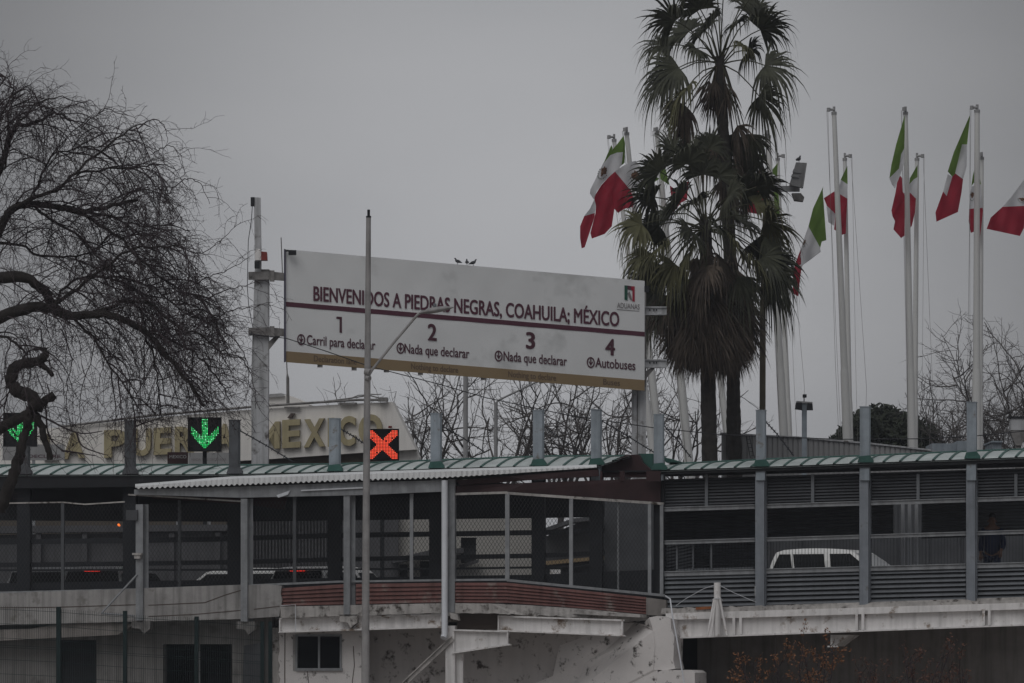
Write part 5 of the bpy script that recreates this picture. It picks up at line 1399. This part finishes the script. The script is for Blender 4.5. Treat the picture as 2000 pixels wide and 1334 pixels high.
# ------------------------------------------------------------------ palms
def frond(leaf, pet, C, H, Lb, droop, spread, nl, rnd, ax=None, wleaf=.064, sag=.12):
    d = H - C
    m = C + d * .5 + Vector((0, 0, sag * d.length))
    pts = [C, C.lerp(m, .5) * .5 + (C + d * .25 + Vector((0, 0, sag * .75 * d.length))) * .5, m, C + d * .78 + Vector((0, 0, sag * .6 * d.length)), H]
    if d.length > .15:
        pet.tube(pts, [.024, .02, .017, .015, .014], 5)
    a = ax if ax is not None else (H - m)
    a = a.normalized()
    l = a.cross(Vector((0, 0, 1)))
    if l.length < .25: l = Vector((rnd.uniform(-1, 1), rnd.uniform(-1, 1), 0))
    l = (l - a * l.dot(a)).normalized()
    rot = rnd.choice((-1, 1)) * rnd.uniform(.35, 1.15); nrm = l.cross(a); l = (l * math.cos(rot) + nrm * math.sin(rot)).normalized(); nrm = l.cross(a)
    for i in range(nl):
        ph = -spread + 2 * spread * i / (nl - 1) + rnd.uniform(-.02, .02)
        dr = a * math.cos(ph) + l * math.sin(ph) + nrm * (.10 * (i % 2) - .05 + .18 * abs(math.sin(ph)))
        dr.normalize()
        Ln = Lb * (.80 + .20 * math.cos(ph)) * rnd.uniform(.78, 1.12)
        wv = dr.cross(nrm).normalized()
        tw = rnd.uniform(-.5, .5); wv = (wv * math.cos(tw) + nrm * math.sin(tw))
        vs_ = []; ts = (0, .2, .42, .6, .78, .92, 1.0); ww = (.25, .7, 1.0, .85, .45, .22, .05)
        dp = droop * .78 * rnd.uniform(.3, 1.6)
        for t, w in zip(ts, ww):
            tt = max(0, t - .40)
            p = H + dr * Ln * (t - .75 * dp * tt * tt) + Vector((0, 0, -dp * Ln * (1.9 * tt * tt + .25 * t * t)))
            vs_ += [p - wv * wleaf * w / 2, p + wv * wleaf * w / 2]
        leaf.add(vs_, [(2 * k, 2 * k + 1, 2 * k + 3, 2 * k + 2) for k in range(len(ts) - 1)])
def palm(name, Yp, trunk_px, trunk_r, Cpx, fr, skirt, label, seed, wob=0):
    rnd = random.Random(seed); name_wide = Cpx[1] < 300
    base = px(trunk_px[0][0], trunk_px[0][1], Yp)
    t = thing(name, base, label, 'palm tree', 'fan palms behind the welcome sign')
    mb = MB(); pts = []; rr = []
    tp = [px(x, y, Yp) for x, y in trunk_px]
    for i in range(len(tp) - 1):
        for k in range(14):
            f = k / 14; pts.append(tp[i].lerp(tp[i + 1], f)); rr.append((trunk_r[i] + (trunk_r[i + 1] - trunk_r[i]) * f) * (1 + .05 * rnd.uniform(-1, 1) + (.04 if k % 2 else -.02)))
    pts.append(tp[-1]); rr.append(trunk_r[-1])
    mb.tube(pts, rr, 14); mb.build('trunk', m_palmtrunk, t)
    C = px(*Cpx, Yp)
    leafs = [MB(), MB(), MB()]; pet = MB()
    for hx, hy, dy, kind, sc, spread, droop in fr:
        H = px(Cpx[0] + (hx - Cpx[0]) * (1.13 if name_wide else 1.04), hy, Yp + dy); sc *= 1.2 if abs(hx - Cpx[0]) > 50 else 1.0
        n = 42 if kind < 2 else 34
        leafs = [MB()] * 3; pet = MB()
        frond(leafs[kind], pet, C + Vector((rnd.uniform(-.08, .08), rnd.uniform(-.08, .08), rnd.uniform(-.15, .1))), H, sc * rnd.uniform(.93, 1.07), droop, spread, n, rnd)
        nf = len(leafs[0].f); leafs[0].add(pet.v, pet.f, 1); leafs[0].mi = [0] * nf + [1] * (len(leafs[0].f) - nf)
        fo = leafs[0].build('frond', [(m_leaf, m_leaf2, m_dead)[kind], m_petiole], t, recalc=False)
    skl, pet = MB(), MB()
    # hanging dead leaves round the trunk
    for x0, x1, y0, y1, n, rad, ln in skirt:
        for k in range(n):
            f = rnd.random(); a = rnd.uniform(0, 2 * math.pi)
            cx = (x0 + x1) / 2; yy = y0 + (y1 - y0) * f
            r = rad * (.45 + .6 * rnd.random()) * (.55 + .45 * math.sin(math.pi * min(1, .25 + .6 * f)))
            c = px(cx, yy, Yp)
            H = c + Vector((math.cos(a) * r, math.sin(a) * r, 0)); S0 = c + Vector((math.cos(a) * .12, math.sin(a) * .12, .35))
            ax = Vector((math.cos(a) * .22, math.sin(a) * .22, -1))
            frond(skl, pet, S0, H, ln * rnd.uniform(.8, 1.15), .35, R(38), 11, rnd, ax, .04, .05)
    skl.add(pet.v, pet.f); o = skl.build('dead_frond_skirt', m_dead, t, recalc=False); o['kind'] = 'stuff'
    return t
def z_at(x, Y):
    return YH - (deck_z((x - CX) / F * Y) - ZC) / Y * F
W_ = R(100)
tall_fr = [(1328, 40, -.4, 0, .92, W_, .8), (1318, 88, .2, 0, .95, W_, .8), (1352, 62, .6, 0, .85, W_, .8), (1372, 18, -.6, 0, .9, W_, .6), (1350, -10, .2, 0, .9, W_, .6), (1400, -25, .5, 0, .95, W_, .6), (1412, -8, -.7, 0, .95, W_, .6),
           (1448, 2, .1, 0, .9, W_, .6), (1470, -18, -.4, 0, .9, W_, .6), (1476, 58, -.3, 0, .98, W_, .75), (1464, 30, .7, 0, .85, W_, .7), (1484, 128, -.2, 0, 1.05, W_, .95), (1474, 188, -.5, 0, 1.0, W_, 1.0), (1455, 100, 1.2, 0, .8, W_, .9),
           (1335, 132, -.4, 0, 1.15, R(85), 1.0), (1318, 150, .4, 0, 1.0, R(85), 1.0), (1350, 170, -.9, 1, .95, R(80), .9), (1345, 205, -.5, 2, .85, R(70), .9), (1380, 60, 1.0, 0, .8, W_, .8), (1434, 48, 1.1, 0, .8, W_, .8), (1395, 40, -1.2, 0, .75, W_, .9), (1365, 95, -1.1, 0, .7, W_, 1.0), (1442, 90, -1.1, 1, .6, W_, 1.0),
           (1345, 222, .3, 0, .95, R(75), .9), (1352, 245, -.2, 0, .85, R(70), .9), (1436, 246, -.4, 2, .85, R(75), .9), (1428, 262, .4, 0, .95, R(75), .9), (1452, 262, .2, 0, .85, R(70), 1.0), (1395, 260, .8, 1, .8, R(60), .9), (1450, 300, .4, 0, .9, R(75), .9), (1380, 275, -.4, 2, .8, R(60), .9), (1405, 280, .5, 2, .9, R(60), .9), (1425, 330, .6, 0, .9, R(75), .8), (1440, 370, .5, 1, .9, R(75), .8)]
palm('palm_tree', 119.5, [(1442, z_at(1440, 119.5)), (1433, 850), (1432, 720), (1425, 480), (1412, 250), (1405, 110)], [.24, .185, .175, .165, .15, .12], (1405, 122), tall_fr,
     [(1370, 1440, 150, 190, 16, .28, .75), (1420, 1440, 300, 400, 16, .35, .8), (1395, 1465, 520, 600, 70, .42, 1.0), (1400, 1466, 585, 655, 90, .44, .95)],
     'taller of the two fan palms, its crown cut by the top of the picture', 11)
short_fr = [(1292, 335, -.5, 0, .85, W_, .6), (1282, 385, .2, 0, .9, W_, .75), (1258, 438, -.3, 1, .75, W_, .8), (1290, 440, .3, 0, .85, W_, .8), (1270, 492, -.4, 1, .85, R(90), .9), (1276, 520, .3, 0, .95, R(85), 1.0), (1300, 480, -.9, 1, .85, R(85), .9), (1290, 560, .1, 0, .9, R(70), 1.0), (1268, 545, .5, 0, .95, R(65), 1.0),
            (1318, 300, .1, 0, .85, W_, .6), (1345, 318, -.6, 0, .95, W_, .65), (1372, 340, -.2, 0, .95, W_, .6), (1400, 345, .4, 0, .95, W_, .6), (1335, 385, -1.0, 0, .95, W_, .8), (1420, 385, -.8, 0, .95, W_, .75), (1360, 395, -1.2, 0, .9, W_, .8), (1450, 372, .2, 0, .9, W_, .6), (1474, 365, -.3, 0, .9, R(85), .55), (1470, 398, .3, 1, .85, W_, .75), (1492, 432, -.2, 1, .85, W_, .85), (1490, 462, .3, 0, .9, W_, .9), (1488, 500, -.3, 0, 1.0, R(85), 1.0), (1502, 508, .2, 0, .85, R(70), .9), (1500, 540, .4, 0, 1.0, R(70), 1.0), (1490, 530, -.2, 0, 1.05, R(55), 1.0),
            (1430, 475, -1.1, 1, .9, R(85), .8), (1462, 505, -.9, 1, .85, R(80), .9), (1350, 490, -1.2, 1, .85, R(75), .8), (1320, 515, -1.0, 1, .85, R(80), .8), (1380, 520, -1.2, 2, .9, R(70), .8), (1405, 500, -1.0, 2, .9, R(70), .9), (1335, 540, -.7, 0, .9, R(70), .9), (1440, 540, -.6, 0, .9, R(70), .9), (1310, 420, .9, 0, .9, W_, .8), (1440, 430, .9, 0, .9, W_, .8), (1300, 520, .8, 0, .9, R(80), .9), (1470, 470, .9, 0, .9, R(80), .9), (1385, 290, .2, 0, .9, W_, .6), (1362, 300, .8, 0, .9, W_, .6), (1350, 450, -1.3, 0, .9, R(85), .8), (1400, 440, -1.3, 0, .9, R(85), .8), (1365, 560, -.9, 2, .9, R(60), .8), (1310, 575, -.2, 2, .9, R(55), .9), (1300, 600, .2, 2, .8, R(50), .9), (1275, 590, .3, 0, .85, R(50), 1.0)]
palm('palm_tree', 117.0, [(1396, z_at(1390, 117)), (1386, 890), (1383, 750), (1380, 600), (1378, 430)], [.28, .20, .185, .17, .15], (1378, 440), short_fr,
     [(1330, 1430, 500, 560, 60, .45, 1.0), (1300, 1450, 560, 650, 190, .80, 1.05), (1310, 1450, 620, 668, 120, .72, .98)],
     'shorter fan palm in front, with a thick skirt of brown dead fronds', 23)

# ------------------------------------------------------------------ bare trees
def inside(poly, x, y):
    c = False; n = len(poly)
    for i in range(n):
        x0, y0 = poly[i]; x1, y1 = poly[(i + 1) % n]
        if (y0 > y) != (y1 > y) and x < (x1 - x0) * (y - y0) / (y1 - y0) + x0: c = not c
    return c
class Tree:
    def __init__(s, seed, env=None):
        s.r = random.Random(seed); s.env = env; s.thick, s.mid, s.thin = MB(), MB(), MB()
    def rv(s):
        return Vector((s.r.gauss(0, 1), s.r.gauss(0, 1), s.r.gauss(0, 1)))
    def grow(s, p, d, ln, r0, r1, nseg, wig, droop, mbx, n):
        """returns list of points; droop grows along the run"""
        pts = [p.copy()]; d = d.normalized(); st = ln / nseg
        for i in range(nseg):
            d = (d + s.rv() * wig + Vector((0, 0, -droop * (i + 1) / nseg))).normalized()
            p = p + d * st
            if s.env:
                x, y = topx(p)
                if not inside(s.env, x, y): break
            pts.append(p.copy())
        m = len(pts)
        if m < 2: return None
        mbx.tube(pts, [r0 + (r1 - r0) * i / (m - 1) for i in range(m)], n, cap=False)
        return pts
    def spawn(s, pts, every, fn, start=.1):
        L_ = 0; acc = every * s.r.random()
        tot = sum((b - a).length for a, b in zip(pts[:-1], pts[1:]))
        for a, b in zip(pts[:-1], pts[1:]):
            sl_ = (b - a).length; t = acc
            while t < sl_:
                f = (L_ + t) / tot
                if f >= start: fn(a.lerp(b, t / sl_), (b - a).normalized(), f)
                t += every * s.r.uniform(.6, 1.4)
            acc = t - sl_; L_ += sl_
def smooth_pts(pts, n=4):
    out = []
    for i in range(len(pts) - 1):
        p0 = pts[max(0, i - 1)]; p1 = pts[i]; p2 = pts[i + 1]; p3 = pts[min(len(pts) - 1, i + 2)]
        for k in range(n):
            t = k / n
            out.append(.5 * ((2 * p1) + (p2 - p0) * t + (2 * p0 - 5 * p1 + 4 * p2 - p3) * t * t + (3 * p1 - p0 - 3 * p2 + p3) * t ** 3))
    out.append(pts[-1]); return out

wenv = [(-260, 60), (-40, 115), (8, 132), (34, 150), (55, 176), (90, 196), (130, 205), (180, 215), (225, 240), (275, 255), (305, 280), (325, 320), (345, 375), (350, 430), (378, 480), (405, 530), (428, 575), (440, 620), (455, 660), (450, 710), (458, 745), (445, 780), (425, 800), (385, 805), (340, 815), (290, 840), (200, 870), (110, 890), (60, 900), (0, 940), (-260, 940)]
WY = 88.0
wil = thing('bare_tree', px(-120, 1457, WY), 'large dark leafless tree with drooping tangled twigs at the left edge', 'tree')
T = Tree(4, wenv)
K = WY / F
limbs = [
    ([(-120, 1457), (-110, 1150), (-85, 900), (-70, 750), (-60, 640)], 40, 26, 0),
    ([(-62, 660), (-40, 640), (0, 620), (60, 600), (100, 604), (140, 618), (190, 612), (240, 622), (290, 655), (330, 700), (370, 750), (400, 795)], 15, 3, -.6),
    ([(-62, 640), (-40, 560), (20, 540), (60, 548), (88, 570), (105, 600), (125, 616)], 13, 8, -.4),
    ([(-60, 640), (-35, 520), (5, 440), (20, 412), (60, 398), (120, 405), (170, 412), (220, 400), (270, 392)], 12, 3, .4),
    ([(-35, 520), (-25, 420), (0, 335), (6, 300), (20, 270), (32, 247), (60, 240), (90, 230), (112, 222), (140, 238)], 9, 1.5, .6),
    ([(0, 335), (-6, 270), (4, 220), (22, 190), (20, 160), (-10, 140)], 4, 1.5, .3),
    ([(22, 190), (50, 172), (64, 180)], 2.5, 1, .2), ([(0, 335), (20, 280), (15, 230), (40, 200), (75, 190), (105, 205)], 4, 1.2, .5), ([(-10, 300), (-20, 220), (0, 170), (20, 145)], 3.5, 1.2, -.3), ([(32, 247), (70, 205), (120, 190), (165, 205)], 3, 1, -.2),
    ([(18, 414), (70, 385), (110, 370), (150, 340), (190, 300), (230, 270), (265, 245), (295, 245)], 7, 1.5, .2),
    ([(105, 600), (150, 560), (210, 520), (250, 490), (290, 480), (330, 485), (355, 474)], 6, 1.8, -.6),
    ([(190, 612), (240, 590), (300, 600), (350, 640), (400, 660), (440, 690), (478, 700)], 6.5, 1.8, -.5),
    ([(140, 618), (180, 660), (220, 720), (250, 760), (262, 800), (262, 850)], 4.5, 1.4, -.5),
    ([(120, 405), (180, 430), (240, 470), (290, 520), (340, 560), (390, 585), (440, 612)], 6, 1.8, .3),
    ([(150, 340), (210, 330), (260, 330), (310, 318), (345, 335)], 3.6, 1.2, .5),
    ([(-62, 660), (-20, 650), (20, 665), (50, 690), (30, 740), (10, 800), (30, 850)], 4.5, 2, -.8),
    ([(240, 622), (275, 640), (300, 700), (310, 760), (300, 810)], 5, 1.5, -.3),
    ([(60, 398), (100, 430), (160, 470), (210, 520), (240, 560), (300, 580)], 5, 1.6, .7),
    ([(170, 412), (230, 430), (280, 440), (330, 440), (370, 452)], 4, 1.3, .4),
    ([(290, 655), (340, 665), (390, 700), (430, 745), (455, 790)], 4.5, 1.4, .2),
    ([(100, 604), (130, 560), (180, 540), (240, 545), (300, 560), (360, 610), (420, 630)], 4.5, 1.5, .8),
    ([(70, 385), (80, 340), (110, 300), (150, 290), (190, 285), (240, 300)], 4, 1.3, .9),
    ([(-20, 470), (40, 480), (90, 500), (150, 500), (200, 480), (260, 460)], 5, 1.6, 1.0)]
wisps = [([(345, 480), (390, 495), (430, 470), (470, 432)], 0), ([(370, 560), (410, 540), (450, 525), (492, 498)], .3), ([(380, 600), (430, 570), (470, 560), (520, 545)], -.3), ([(400, 640), (440, 610), (490, 600), (535, 590)], .4),
         ([(330, 380), (360, 350), (390, 360), (410, 400)], 0), ([(300, 300), (330, 285), (350, 300), (362, 345)], .2), ([(260, 255), (300, 232), (320, 245), (328, 278)], 0), ([(160, 250), (200, 215), (235, 222), (270, 228)], .4), ([(100, 230), (140, 205), (175, 198), (195, 215)], -.2),
         ([(430, 690), (470, 700), (495, 745), (500, 800)], .1), ([(420, 640), (455, 660), (480, 700), (488, 760)], -.3), ([(300, 640), (350, 700), (370, 780), (385, 830)], -.6), ([(200, 640), (205, 700), (190, 760), (195, 830)], -.5), ([(120, 640), (140, 700), (130, 770), (140, 850)], -.4), ([(80, 640), (90, 700), (120, 740), (125, 800)], .3), ([(40, 650), (60, 700), (55, 760), (60, 830)], .5),
         ([(230, 640), (270, 720), (275, 790), (290, 860)], .4), ([(340, 690), (390, 740), (420, 790), (425, 850)], .2), ([(20, 660), (10, 730), (14, 790), (8, 850)], .3)]
l1 = []
for pts, r0, r1, dy in limbs:
    P_ = smooth_pts([px(x, y, WY + dy + .12 * math.sin(i * 1.7)) for i, (x, y) in enumerate(pts)], 4)
    n = len(P_); P_ = [p + T.rv() * (.012 if r0 > 9 else .020) for p in P_]
    if r0 < 9: r0, r1 = r0 * .72, r1 * .6
    T.thick.tube(P_, [(r0 + (r1 - r0) * (i / (n - 1)) ** .8) * K * (1 + .06 * T.r.uniform(-1, 1)) for i in range(n)], 8 if r0 > 6 else 6)
    l1.append((P_, r0))
def l4(p, t, f):
    d = t * .5 + T.rv() * .8
    T.grow(p, d, T.r.uniform(.10, .36), .0034, .0022, 4, .24, .15, T.thin, 3)
def l3(p, t, f):
    d = t * .75 + T.rv() * .65
    T.env = None
    q = T.grow(p, d, T.r.uniform(.35, 1.15), .0056, .0030, 8, .19, .20, T.thin, 3)
    if q: T.spawn(q, .12, l4, .12)
    T.env = wenv
def l2(p, t, f):
    side = Vector((T.r.uniform(-.5, 1.0), T.r.gauss(0, .6), T.r.uniform(-.6, 1.0)))
    d = t * .6 + side
    q = T.grow(p, d, T.r.uniform(.8, 2.1), T.r.uniform(.009, .017), .005, 11, .11, .30, T.mid, 4)
    if q: T.spawn(q, .15, l3, .1)
for P_, r0 in l1[1:]:
    T.spawn(P_, .155 if r0 > 4 else .14, l2, .12)
for pts, dy in wisps:
    P_ = smooth_pts([px(x, y, WY + dy) for x, y in pts], 6); n = len(P_)
    P_ = [p + T.rv() * .012 for p in P_]
    T.mid.tube(P_, [.013 - .009 * i / (n - 1) for i in range(n)], 4)
    T.spawn(P_, .22, l3, .08)
T.thick.build('limb', m_bark, wil, smooth=True)
T.mid.build('branch', m_twig, wil)
T.thin.build('twig', m_twig, wil, recalc=False)
# the twisted sawn-off limb low on the left
mb = MB()
def thick_limb(pts, r0, r1, dy=-1.0):
    P_ = smooth_pts([px(x, y, WY + dy + T.r.uniform(-.05, .05)) for x, y in pts], 6); n = len(P_)
    P_ = [p + T.rv() * .012 for p in P_]
    mb.tube(P_, [(r0 + (r1 - r0) * i / (n - 1)) * K * T.r.uniform(.86, 1.14) for i in range(n)], 9)
thick_limb([(-100, 890), (-40, 858), (10, 832), (50, 810), (80, 788), (106, 772)], 12, 8)
thick_limb([(72, 800), (62, 776), (36, 764), (21, 745), (26, 722), (45, 711), (68, 708), (82, 703), (88, 692)], 14, 8)
thick_limb([(88, 698), (90, 688), (80, 681), (67, 683)], 5, 3)
thick_limb([(70, 708), (86, 716), (102, 731)], 6, 4)
thick_limb([(58, 812), (50, 840), (42, 870), (34, 905), (20, 945), (0, 1000)], 7.5, 12)
thick_limb([(66, 806), (80, 830), (88, 860), (98, 894)], 8, 6)
mb.build('sawn_limb', m_bark, wil, smooth=True)
TT = Tree(9, None)
for a, b, c in (((80, 812), (150, 845), (200, 842)), ((150, 845), (162, 872), (205, 888)), ((90, 800), (95, 850), (120, 880)), ((120, 880), (150, 884), (185, 890)), ((88, 800), (96, 770), (92, 750))):
    P_ = smooth_pts([px(*a, WY - .9), px(*b, WY - .9), px(*c, WY - .9)], 5)
    TT.mid.tube(P_, [.02 - .012 * i / (len(P_) - 1) for i in range(len(P_))], 5)
    TT.spawn(P_, .2, lambda p, t, f: TT.grow(p, t + TT.rv() * .8, TT.r.uniform(.2, .6), .008, .004, 5, .2, .3, TT.thin, 3))
TT.mid.build('branch', m_twig, wil); TT.thin.build('twig', m_twig, wil, recalc=False)

def bare_tree(base_x, Y, htop, spread, seed, label, lean=0.0, dens=1.0, fork=.25, group='bare trees beyond the footbridge', mat=None):
    b = px(base_x, z_at(base_x, Y), Y); H_ = px(base_x, htop, Y).z - b.z
    t = thing('bare_tree', b, label, 'tree', group)
    T2 = Tree(seed)
    def tw(p, tt, f):
        T2.grow(p, tt * .7 + T2.rv() * .6, T2.r.uniform(.15, .55), .0065, .004, 4, .15, -.05, T2.thin, 3)
    def c3(p, tt, f):
        q = T2.grow(p, tt * .7 + T2.rv() * .55 + Vector((0, 0, .1)), T2.r.uniform(.5, 1.3) * H_ / 8, .012, .006, 7, .14, -.06, T2.thin, 3)
        if q: T2.spawn(q, .17 / dens, tw, .1)
    def c2(p, tt, f):
        q = T2.grow(p, tt * .6 + T2.rv() * .6 + Vector((0, 0, .2)), T2.r.uniform(1.0, 2.2) * H_ / 8, .024, .010, 9, .12, -.06, T2.mid, 4)
        if q: T2.spawn(q, .24 / dens, c3, .15)
    tr = [b, b + Vector((lean * H_ * .1, 0, H_ * fork * .5)), b + Vector((lean * H_ * .25, 0, H_ * fork))]
    mb = T2.thick; mb.tube(smooth_pts(tr, 4), [.14 - .05 * i / 8 for i in range(9)], 8)
    n = 7
    for k in range(n):
        a = 2 * math.pi * (k + T2.r.random() * .6) / n; s_ = spread * T2.r.uniform(.5, 1.0)
        d = Vector((math.cos(a) * s_ + lean, math.sin(a) * s_, 1.0))
        q = T2.grow(tr[-1] + Vector((0, 0, -.2 * T2.r.random())), d, H_ * (1 - fork) * T2.r.uniform(.75, 1.05) * math.hypot(1, s_) * .92, .062, .014, 14, .10, -.06, T2.thick, 6)
        if q: T2.spawn(q, .34 / dens, c2, .1)
    T2.thick.build('trunk', mat or m_twig2, t, smooth=True); T2.mid.build('branch', mat or m_twig2, t); T2.thin.build('twig', mat or m_twig2, t, recalc=False)
    return t
bare_tree(872, 140, 748, .95, 31, 'bare tree leaning left, right behind the red cross signal', -.35, .72, .5)
bare_tree(1000, 141, 745, .75, 32, 'bare tree under the middle of the sign, beside the far slanted lamp arm', -.1, .72, .5)
bare_tree(1085, 143, 752, .7, 33, 'bare forked tree between the two middle roof posts', .1, .68, .5)
bare_tree(1175, 142, 755, .7, 34, 'bare tree just left of the white gantry posts', .1, .68, .5)
bare_tree(1312, 145, 742, .7, 35, 'bare tree between the gantry posts and the front palm trunk', .05, .6, .5)
bare_tree(2022, 146, 672, .62, 36, 'tall bare tree at the right edge under the cut flag', -.12, 1.0, .42)
bare_tree(1845, 150, 792, .8, 37, 'small bare tree right of the dark rounded evergreen', .1, .8, .55)
bare_tree(1905, 151, 800, .8, 38, 'small bare sapling behind the rightmost roof post', -.1, .8, .55)

# dark rounded evergreen
ev = thing('evergreen_tree', px(1722, z_at(1722, 150), 150), 'dark rounded evergreen tree behind the flagpole feet', 'tree')
rnd = random.Random(12)
mb = MB(); mb.tube([px(1722, z_at(1722, 150), 150), px(1722, 1000, 150), px(1722, 860, 150)], [.3, .22, .1], 8)
for k in range(9):
    a = k * 2.4; mb.tube([px(1722, 1020 - k * 10, 150), px(1722 + 60 * math.cos(a), 930 - k * 5, 150 + 1.2 * math.sin(a))], [.09, .03], 5)
mb.build('trunk', m_bark, ev)
mb = MB(); cc = px(1722, 925, 150)
prof = [(1640, 866), (1650, 850), (1668, 834), (1690, 818), (1712, 808), (1730, 812), (1752, 818), (1775, 832), (1790, 846), (1804, 860), (1812, 876)]
lobes = []
for x, y in prof:
    lobes.append((px(x, y + 6, 150 + rnd.uniform(-.6, .6)), rnd.uniform(.30, .48)))
for k in range(90):
    x = rnd.uniform(1650, 1802); y = lerp_line(prof, x) + rnd.uniform(16, 120)
    lobes.append((px(x, y, 150 + rnd.uniform(-1.6, 1.6)), rnd.uniform(.4, .75)))
for c, r in lobes:
    for k in range(int(420 * r / .5)):
        v = Vector((rnd.gauss(0, 1), rnd.gauss(0, 1), rnd.gauss(0, 1))).normalized() * r * rnd.uniform(.55, 1.08)
        p = c + v; u = Vector((rnd.uniform(-1, 1), rnd.uniform(-1, 1), rnd.uniform(-1, 1))).normalized(); w = u.orthogonal().normalized()
        s_ = rnd.uniform(.07, .13)
        mb.add([p - u * s_, p + w * s_ * .45, p + u * s_, p - w * s_ * .45], [(0, 1, 2, 3)])
mb.build('foliage', m_evergreen, ev, recalc=False)

# rust coloured saplings in front of the girder
def sapling(x, y_top, Y, seed, label, spread, nleaf, mat):
    rnd_ = random.Random(seed); b = px(x, 1290 + 1.6 / Y * F, Y)
    t = thing('sapling', b, label, 'sapling', 'rust leaved saplings under the girder')
    T3 = Tree(seed); H_ = px(x, y_top, Y).z
    lf = MB()
    def leafs(p, tt, f):
        for _ in range(nleaf):
            q = p + T3.rv() * .045; u = T3.rv().normalized(); w = u.orthogonal().normalized(); s_ = T3.r.uniform(.02, .042)
            lf.add([q - u * s_, q + w * s_ * .5, q + u * s_, q - w * s_ * .5], [(0, 1, 2, 3)])
    def c2(p, tt, f):
        q = T3.grow(p, tt * .6 + T3.rv() * .5 + Vector((0, 0, .1)), T3.r.uniform(.25, .7), .009, .004, 5, .15, -.03, T3.thin, 3)
        if q and T3.r.random() < .8: T3.spawn(q, .05, leafs, .45)
    for k in range(5):
        d = Vector((T3.r.uniform(-1, 1) * spread, T3.r.uniform(-.4, .4) * spread, 1))
        q = T3.grow(b, d, H_ * T3.r.uniform(.8, 1.02), .022, .008, 10, .07, -.02, T3.mid, 5)
        if q: T3.spawn(q, .13, c2, .45)
    T3.mid.build('stem', m_twig, t); T3.thin.build('twig', m_twig, t, recalc=False); lf.build('leaves', mat, t, recalc=False)
sapling(1500, 1262, 96, 51, 'rust orange leaved sapling leftmost, below the guyed white stub post', .35, 4, m_rust_leaf)
sapling(1590, 1248, 96.5, 52, 'tallest rust orange sapling, below the hanging girder bracket', .4, 4, m_rust_leaf)
sapling(1690, 1285, 97, 53, 'low brown leaved sapling right of the tallest one', .5, 3, m_rust_leaf2)
sapling(1795, 1255, 96, 54, 'thin brown leaved sapling with a tall sparse crown, right of centre', .35, 3, m_rust_leaf2)
sapling(1900, 1290, 96.5, 55, 'low rust leaved sapling, rightmost under the girder', .5, 3, m_rust_leaf2)

# ------------------------------------------------------------------ haze
mb = MB(); mb.box(-250, -45, -2, 250, 430, 24)
hz = mb.build('haze', bpy.data.materials.new('haze_air'))
hm = hz.data.materials[0]; hm.use_nodes = True; hm.node_tree.nodes.clear()
hv = hm.node_tree.nodes.new('ShaderNodeVolumePrincipled'); ho = hm.node_tree.nodes.new('ShaderNodeOutputMaterial')
hv.inputs['Color'].default_value = (0.84, 0.88, 0.98, 1); hv.inputs['Density'].default_value = 0.00036
hm.node_tree.links.new(hv.outputs[0], ho.inputs['Volume'])
hz['kind'] = 'stuff'; hz['label'] = 'thin grey winter haze in the air over the whole place'
S.cycles.volume_bounces = 0
